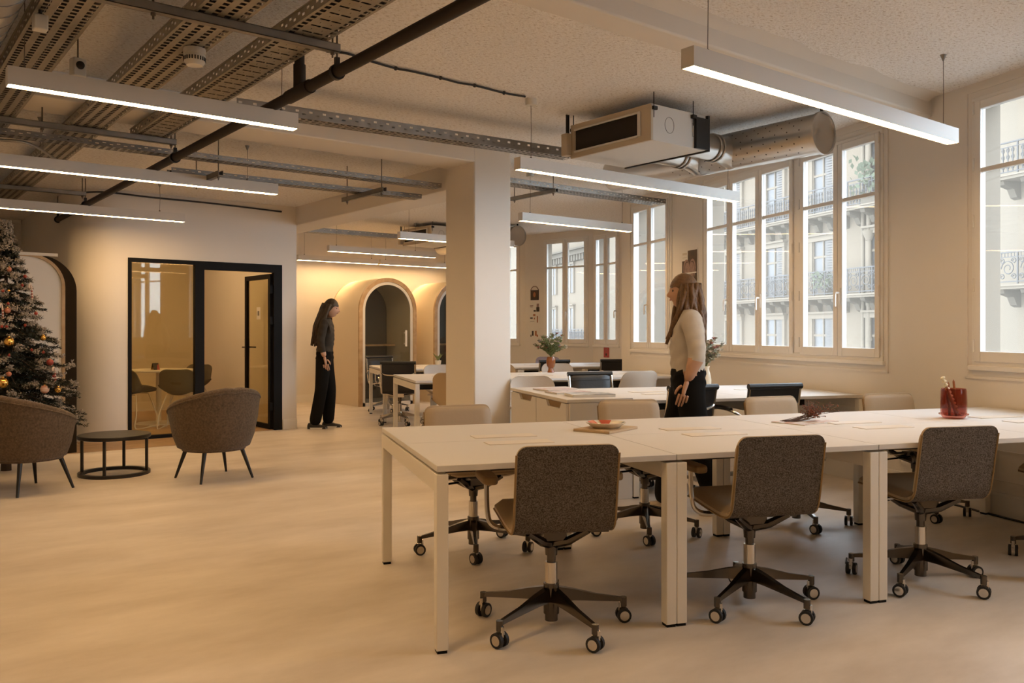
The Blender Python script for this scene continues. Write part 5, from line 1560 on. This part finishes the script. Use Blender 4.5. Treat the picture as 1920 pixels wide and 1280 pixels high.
# --- the person walking past the meeting room, to the right
JL = [(0, 0, 0.95), (0, 0.005, 1.05), (0, 0.02, 1.19), (0, 0.03, 1.32), (0, 0.03, 1.41), (0, 0.045, 1.475),
      (-0.15, 0.02, 1.375), (-0.19, -0.03, 1.13), (-0.185, -0.01, 0.92),
      (0.15, 0.02, 1.375), (0.19, -0.02, 1.13), (0.185, 0.03, 0.93),
      (-0.085, 0.0, 0.88), (-0.085, 0.06, 0.50), (-0.085, 0.03, 0.03),
      (0.085, 0.0, 0.88), (0.085, -0.03, 0.49), (0.085, -0.12, 0.03)]
RL = [(0.15, 0.125), (0.13, 0.105), (0.145, 0.12), (0.14, 0.105), (0.055, 0.055), (0.048, 0.05),
      0.062, 0.052, 0.030, 0.062, 0.052, 0.030, (0.105, 0.115), (0.085, 0.085), (0.082, 0.085), (0.105, 0.115), (0.085, 0.085), (0.082, 0.085)]
def regL(c, k, t):
    if k == 4 or (k == 3 and t > 0.8): return 0
    if k in (7, 10): return 0 if t > 0.7 else 1
    if k not in (5, 6, 8, 9) and c.z < 1.0: return 2
    return 1
hcL = (0, 0.085, 1.565); hRL = Matrix.Rotation(math.radians(-10), 3, 'X')
pl_ = CW(-2.45, 11.12)
person((pl_.x, pl_.y, 0), face_rz(1.0, 0.05), 'person with long dark hair in dark clothes and black trainers beside the first arched booth',
       JL, RL, ER, regL, [M['skin'], M['darktop'], M['trousers']], hcL, hRL,
       [((-0.185, -0.005, 0.90), (0, 0.1, -1), (1, 0, 0), (0, 1, 0)), ((0.185, 0.035, 0.91), (0, 0.15, -1), (-1, 0, 0), (0, 1, 0))],
       lambda: cap_hair(hcL, hRL, 0.55, back=0.075, wav=0.7, seed=4), M['hairdark'],
       [(-0.085, 0.03, 0.0, 0.0, 0.0), (0.085, -0.13, 0.0, 0.0, 0.0)], M['shoedark'])

# ================================================================== SMALL THINGS
ZT = 0.7405
# plate on its board
p = DE(1.10, 0.89, ZT)
bd = thing('board', p, DROT + 0.62, 'flat tan board under the painted plate', 'board')
MB().box(-0.15, 0.15, -0.11, 0.11, 0, 0.010).build('sheet', M['card'], bd, bevel=0.002)
MB().box(-0.149, 0.149, -0.109, 0.109, 0.010, 0.013).build('cover', M['card'], bd)
pl = thing('plate', (p.x, p.y, p.z + 0.013), 0.3, 'shallow cream plate with red painted shapes on the rim', 'plate')
MB().lathe([(0, 0.006), (0.05, 0.006), (0.062, 0.0), (0.07, 0.0), (0.085, 0.012), (0.105, 0.026), (0.107, 0.029), (0.104, 0.030), (0.082, 0.018), (0.06, 0.011), (0, 0.010)], n=40).build('dish', M['ceramic'], pl, smooth=True)
def rim_patch(a0, a1, r0, r1):
    mb = MB(); P_ = []
    for i in range(9):
        a = a0 + (a1 - a0) * i / 8
        row = []
        for k in range(4):
            q = r0 + (r1 - r0) * k / 3
            z = 0.0115 + (q - 0.06) / 0.044 * 0.0195 if q > 0.06 else 0.0115
            row.append((q * math.cos(a), q * math.sin(a), z + 0.0012))
        P_.append(row)
    return mb.grid(P_)
for (a0, a1) in ((0.2, 0.9), (1.2, 1.9), (2.3, 3.0), (3.9, 4.5)): rim_patch(a0, a1, 0.062, 0.100).build('red_shape', M['redglaze'], pl, smooth=True)
rim_patch(5.2, 5.45, 0.07, 0.1).build('green_shape', M['greenglaze'], pl, smooth=True)
# magazine with dried twigs
p = DE(2.36, 0.90, ZT)
mg = thing('magazine', p, DROT + 0.35, 'open orange and white magazine under the dried twigs', 'magazine')
MB().box(-0.17, 0.17, -0.11, 0.11, 0, 0.004).build('pages', M['paper'], mg)
MB().box(-0.17, 0.168, -0.11, 0.108, 0.004, 0.0055).build('cover', M['mag3'], mg)
tw = thing('dried_twigs', (p.x + 0.02, p.y + 0.01, p.z + 0.006), DROT + 0.1, 'bunch of dried twigs with red buds lying on the magazine', 'twigs')
rnd = random.Random(5); tb = MB(); bb = MB()
for k in range(26):
    a0 = Vector((-0.15 + rnd.uniform(-0.02, 0.03), rnd.uniform(-0.03, 0.03), 0.004))
    a1 = Vector((rnd.uniform(-0.02, 0.03), rnd.uniform(-0.02, 0.02), rnd.uniform(0.01, 0.03)))
    a2 = Vector((rnd.uniform(0.05, 0.19), rnd.uniform(-0.10, 0.10), rnd.uniform(0.02, 0.10)))
    tb.tube(spline([a0, a1, a2], 4), 0.0014, n=4)
    for q in range(7):
        f = rnd.uniform(0.1, 1)
        c = a1 + (a2 - a1) * f
        e_ = c + Vector((rnd.uniform(-0.02, 0.03), rnd.uniform(-0.03, 0.03), rnd.uniform(0, 0.025)))
        tb.tube([c, e_], 0.001, n=3)
        bb.ball(e_, 0.0035, 6, 4)
tb.build('stems', M['twig'], tw); bb.build('buds', M['twigred'], tw)
# plum glass with sticks
p = DE(3.36, 0.82, ZT)
gl = thing('glass_jar', p, 0, 'plum coloured glass jar on the front desk', 'jar')
MB().lathe([(0, 0.0), (0.055, 0.0), (0.068, 0.012), (0.073, 0.04), (0.074, 0.10), (0.071, 0.17), (0.068, 0.18), (0.065, 0.17), (0.068, 0.10), (0.066, 0.04), (0.05, 0.016), (0, 0.014)], n=32).build('vessel', M['redglass'], gl, smooth=True)
MB().lathe([(0.074, 0.026), (0.082, 0.022), (0.084, 0.026), (0.082, 0.030), (0.074, 0.030)], n=32).build('rim_ring', M['redglass'], gl, smooth=True)
st_ = thing('spiral_stick', (p.x, p.y, p.z + 0.016), DROT, 'pale corkscrew stick leaning out of the plum glass jar', 'stick')
a = Vector((0.04, 0, 0.0)); b = Vector((-0.085, 0.0, 0.235)); ax = (b - a).normalized(); sd = ax.cross(Vector((0, 1, 0))).normalized(); s2 = Vector((0, 1, 0))
P_ = []
for i in range(61):
    c = a + (b - a) * (i / 60)
    w = 0.0115 + 0.005 * math.sin(i * 1.1)
    row = [c + sd * (w * math.cos(q * PI / 4 + i * 0.45)) + s2 * (w * 0.7 * math.sin(q * PI / 4 + i * 0.45)) for q in range(8)]
    row.append(row[0]); P_.append(row)
mb = MB().grid(P_)
mb.add(P_[-1][:-1], [tuple(range(8))])
mb.build('twist', M['pasta'], st_, smooth=True)
for i, (x0, y0, x1, y1, hh) in enumerate(((-0.03, 0.0, -0.05, 0.01, 0.195), (0.0, 0.03, -0.005, 0.035, 0.19), (0.035, 0.01, 0.02, 0.02, 0.205), (-0.01, -0.03, -0.055, -0.005, 0.17))):
    sk = thing('bread_stick', (p.x, p.y, p.z + 0.016), DROT, ['brown stick leaning left in the plum glass jar', 'brown stick in the middle of the plum glass jar', 'tallest brown stick at the right of the plum glass jar', 'short brown stick at the front of the plum glass jar'][i], 'stick', 'brown sticks in the glass jar')
    MB().cyl((x0, y0, 0), (x1, y1, hh), 0.008, 0.007, n=10).cyl((x1, y1, hh), (x1 - 0.001, y1, hh + 0.012), 0.007, 0.002, n=10).build('stick', M['brownstick'], sk, smooth=True)
# pen on the floor
pn = thing('pen', DE(2.42, 0.62, 0.006), 0.5, 'dark pen lying on the floor under the front desk', 'pen')
MB().cyl((-0.06, 0, 0), (0.05, 0, 0), 0.005, n=8).cyl((0.05, 0, 0), (0.068, 0, 0), 0.005, 0.001, n=8).build('barrel', M['ink'], pn, smooth=True)
# magazines on the cabinet
ZC = 0.7635
for (d, e, w, h, rz, m, th, lb) in ((1.80, 3.55, 0.30, 0.24, 0.25, 'mag1', 0.008, 'rose coloured magazine at the far end of the cabinet top'),
                                    (1.78, 3.20, 0.31, 0.23, 0.1, 'mag1', 0.010, 'pale rose magazine in the middle of the cabinet top'),
                                    (1.83, 2.86, 0.34, 0.25, -0.1, 'mag2', 0.016, 'thick grey magazine at the near end of the cabinet top')):
    q = DE(d, e, ZC)
    t = thing('magazine', q, DROT + rz, lb, 'magazine', 'magazines on the cabinet')
    MB().box(-w / 2, w / 2, -h / 2, h / 2, 0, th).build('pages', M['paper'], t)
    MB().box(-w / 2 - 0.001, w / 2 + 0.001, -h / 2 - 0.001, h / 2 + 0.001, th, th + 0.002).build('cover', M[m], t)
# flowers
def bouquet(loc, label_v, label_f, vase_prof, vase_mat, seed, hgt, spread, leafm, petals, nst=26):
    v = thing('vase', loc, 0, label_v, 'vase')
    MB().lathe(vase_prof, n=28).build('vessel', vase_mat, v, smooth=True)
    top = max(z for r_, z in vase_prof)
    f = thing('flowers', (loc[0], loc[1], loc[2] + 0.01), 0, label_f, 'flowers')
    rn = random.Random(seed); stm = MB(); lf = MB(); pb = [MB() for _ in petals]
    for k in range(nst):
        a = rn.uniform(0, 2 * PI); sp = rn.uniform(0.1, 1) * spread
        tip = Vector((sp * math.cos(a), sp * math.sin(a), top + hgt * rn.uniform(0.35, 1) * (1 - 0.3 * (sp / spread) ** 2)))
        mid = Vector((0.012 * math.cos(a), 0.012 * math.sin(a), top))
        pts = spline([Vector((0.004 * math.cos(a), 0.004 * math.sin(a), 0.02)), mid, (mid + tip) / 2 + Vector((0, 0, 0.02)), tip], 3)
        stm.tube(pts, 0.0018, n=4)
        for q in range(26):
            i = rn.randint(len(pts) // 2 - 1, len(pts) - 1)
            c = pts[i]
            u_ = Vector((rn.uniform(-1, 1), rn.uniform(-1, 1), rn.uniform(-0.3, 1))).normalized() * rn.uniform(0.022, 0.042)
            w_ = u_.orthogonal().normalized() * 0.014
            n_ = u_.cross(w_).normalized() * 0.003
            lf.add([c, c + u_ * 0.5 + w_ + n_, c + u_, c + u_ * 0.5 - w_ + n_, c + u_ * 0.5 - n_], [(0, 1, 4), (1, 2, 4), (2, 3, 4), (3, 0, 4)])
        pm = pb[k % len(petals)]
        if rn.random() < 0.8:
            for q in range(9):
                aa = q * 2 * PI / 9
                d_ = Vector((math.cos(aa), math.sin(aa), 0.5)).normalized() * rn.uniform(0.022, 0.036)
                w_ = Vector((-math.sin(aa), math.cos(aa), 0)) * 0.014
                pm.add([tip, tip + d_ * 0.6 + w_, tip + d_ + Vector((0, 0, 0.003)), tip + d_ * 0.6 - w_], [(0, 1, 2, 3)])
            pm.ball(tip + Vector((0, 0, 0.004)), 0.010, 8, 6)
    stm.build('stems', M['leaf'], f)
    tag(lf.build('leaves', leafm, f), kind='stuff')
    for m_, b_ in zip(petals, pb):
        if b_.v: b_.build('blossoms', m_, f, smooth=True)
amber_prof = [(0, 0), (0.042, 0), (0.045, 0.004), (0.036, 0.03), (0.032, 0.055), (0.048, 0.08), (0.058, 0.12), (0.058, 0.16), (0.05, 0.19), (0.046, 0.2), (0.043, 0.195), (0.05, 0.15), (0.03, 0.06), (0, 0.06)]
bouquet(tuple(DE(2.98, 6.88, ZT)), 'amber brown vase on the desk right of the column', 'loose green and pink bouquet in the amber vase', amber_prof, M['amber'], 3, 0.30, 0.24, M['leaf'], [M['petalwhite'], M['petalpink'], M['petalmauve'], M['petalwhite']], 44)
white_prof = [(0, 0), (0.035, 0), (0.045, 0.02), (0.05, 0.07), (0.04, 0.13), (0.028, 0.17), (0.034, 0.2), (0.03, 0.2), (0.024, 0.17), (0, 0.16)]
bouquet(tuple(DE(3.36, 3.72, ZT)), 'white vase on the desk behind the standing woman', 'grey green and white bouquet beside the standing woman', white_prof, M['ceramic'], 8, 0.28, 0.17, M['leafgrey'], [M['petalwhite'], M['petalpink'], M['petalwhite'], M['petalwhite']], 30)
p = DE(2.12, 9.60, ZT)
pt = thing('potted_plant', p, 0, 'small green plant in a white pot left of the column', 'plant')
MB().lathe([(0, 0), (0.04, 0), (0.05, 0.07), (0.046, 0.072), (0.04, 0.06), (0, 0.06)], n=20).build('pot', M['plastic'], pt, smooth=True)
lf = MB(); rnd = random.Random(2)
for k in range(26):
    a = rnd.uniform(0, 2 * PI); L = rnd.uniform(0.06, 0.13)
    c = Vector((0, 0, 0.06)); e_ = c + Vector((math.cos(a) * L * 0.7, math.sin(a) * L * 0.7, L)); w_ = Vector((-math.sin(a), math.cos(a), 0)) * 0.018; m_ = (c + e_) / 2 + Vector((0, 0, 0.01))
    lf.add([c, m_ + w_, e_, m_ - w_], [(0, 1, 2, 3)])
lf.build('leaves', M['leaf'], pt)

# posters and prints ---------------------------------------------------------------------------------
def on_wall(name, e, z, label, cat, group=None):
    q = DE(WD - 0.004, e, z)
    return thing(name, q, EA, label, cat, group)       # local x = +e, local y = into the room
po = on_wall('poster', 5.53, 1.56, 'dark poster with a pale heart shaped emblem on the wall between the casements', 'poster')
MB().box(-0.19, 0.19, 0, 0.003, -0.02, 0.66).build('sheet', M['paper'], po)
MB().box(-0.175, 0.175, 0.003, 0.0036, 0.03, 0.53).box(-0.175, 0.04, 0.003, 0.0036, 0.53, 0.645).build('dark_field', M['inkbrown'], po)
def heart(s, zc, xc=0.0):
    pts = []
    for k in range(40):
        t = 2 * PI * k / 40
        x = 16 * math.sin(t) ** 3; y = 13 * math.cos(t) - 5 * math.cos(2 * t) - 2 * math.cos(3 * t) - math.cos(4 * t)
        pts.append((xc + x / 16 * 0.72 * s, 0.0040, zc + y / 17 * 1.15 * s))
    return pts
hb = MB().ring(heart(0.20, 0.385), heart(0.170, 0.385), (0, 0.0008, 0), closed=True); hb.build('emblem_outline', M['pink'], po)
MB().prism(heart(0.155, 0.385), (0, 0.0006, 0)).build('emblem_field', M['pink'], po)
MB().box(-0.16, 0.1, 0.0048, 0.0052, 0.375, 0.39).build('emblem_script', M['paper'], po)
MB().box(-0.16, 0.07, 0.0040, 0.0044, 0.135, 0.15).box(-0.16, -0.03, 0.0040, 0.0044, 0.115, 0.122).build('printed_line', M['pink'], po)
MB().box(0.06, 0.165, 0.0032, 0.0036, 0.60, 0.625).box(0.06, 0.165, 0.0032, 0.0036, 0.565, 0.572).build('heading_lines', M['acbeige'], po)
p2 = on_wall('poster', 5.53, 1.24, 'brown poster partly hidden behind the standing woman', 'poster')
MB().box(-0.19, 0.19, 0, 0.003, -0.01, 0.305).build('sheet', M['paper'], p2)
MB().box(-0.175, 0.175, 0.003, 0.0036, 0.0, 0.29).build('picture', M['inkbrown'], p2)
aF2 = math.atan2((Pd - Pc).y, (Pd - Pc).x)
def bay_print(s, z, label):
    q = Pc + (Pd - Pc).normalized() * s
    t = thing('wall_print', (q.x, q.y, z), aF2, label, 'print', 'small prints on the bay wall')
    return t
b1 = bay_print(1.255, 1.83, 'framed dark photograph hung on a pink garland')
MB().box(-0.09, 0.09, 0.002, 0.012, 0, 0.18).build('frame', M['ink'], b1)
MB().box(-0.08, 0.08, 0.012, 0.013, 0.01, 0.17).build('picture', M['inkbrown'], b1)
MB().prism([(0.03 * math.cos(k * PI / 8), 0.0132, 0.10 + 0.045 * math.sin(k * PI / 8)) for k in range(16)], (0, 0.0006, 0)).build('portrait_patch', M['rust'], b1)
MB().tube(spline([(-0.09, 0.008, 0.18), (-0.05, 0.008, 0.235), (0, 0.008, 0.25), (0.05, 0.008, 0.235), (0.09, 0.008, 0.18)], 4), 0.007, n=6).build('garland', M['pink'], b1)
b2_ = bay_print(1.26, 1.60, 'white print with pink lettering and a dark figure, second from the top')
MB().box(-0.12, 0.12, 0.002, 0.004, 0, 0.19).build('sheet', M['paper'], b2_)
MB().box(-0.11, -0.04, 0.004, 0.0045, 0.02, 0.10).box(-0.03, 0.02, 0.004, 0.0045, 0.02, 0.05).build('dark_figure', M['ink'], b2_)
MB().box(-0.10, -0.05, 0.0045, 0.005, 0.10, 0.165).box(0.03, 0.10, 0.004, 0.0045, 0.12, 0.135).box(0.04, 0.10, 0.004, 0.0045, 0.10, 0.108).build('pink_lettering', M['pink'], b2_)
b3 = bay_print(1.26, 1.39, 'white print with rust coloured shapes, third from the top')
MB().box(-0.12, 0.12, 0.002, 0.004, 0, 0.19).build('sheet', M['paper'], b3)
MB().box(-0.08, -0.055, 0.004, 0.0045, 0.03, 0.15).box(-0.02, 0.03, 0.004, 0.0045, 0.15, 0.185).box(-0.01, 0.015, 0.004, 0.0045, 0.09, 0.12).build('rust_shape', M['rust'], b3)
MB().box(0.04, 0.10, 0.004, 0.0045, 0.10, 0.125).box(0.0, 0.1, 0.004, 0.0045, 0.05, 0.055).build('lettering', M['ink'], b3)
b4 = bay_print(1.26, 1.15, 'white print with two small figures, lowest on the bay wall')
MB().box(-0.12, 0.12, 0.002, 0.004, 0, 0.17).build('sheet', M['paper'], b4)
MB().box(0.02, 0.06, 0.004, 0.0045, 0.03, 0.12).box(0.07, 0.09, 0.004, 0.0045, 0.01, 0.05).build('dark_figure', M['ink'], b4)
MB().box(-0.05, -0.01, 0.004, 0.0045, 0.03, 0.12).box(-0.08, -0.05, 0.004, 0.0045, 0.01, 0.05).build('pale_figure', M['rust'], b4)
q = Pb + (Pc - Pb).normalized() * 0.42
rb = thing('red_booklet', (q.x, q.y, 0.82), math.atan2((Pc - Pb).y, (Pc - Pb).x), 'red booklet hanging under the slim bay casements', 'booklet')
MB().box(-0.075, 0.075, 0.002, 0.012, 0, 0.21).build('cover', M['redprint'], rb)
MB().box(-0.02, 0.02, 0.012, 0.0125, 0.03, 0.07).build('crest', M['ink'], rb)
MB().box(-0.05, 0.05, 0.012, 0.0125, 0.17, 0.18).box(-0.02, 0.02, 0.012, 0.0125, 0.12, 0.14).build('printed_title', M['pink'], rb)
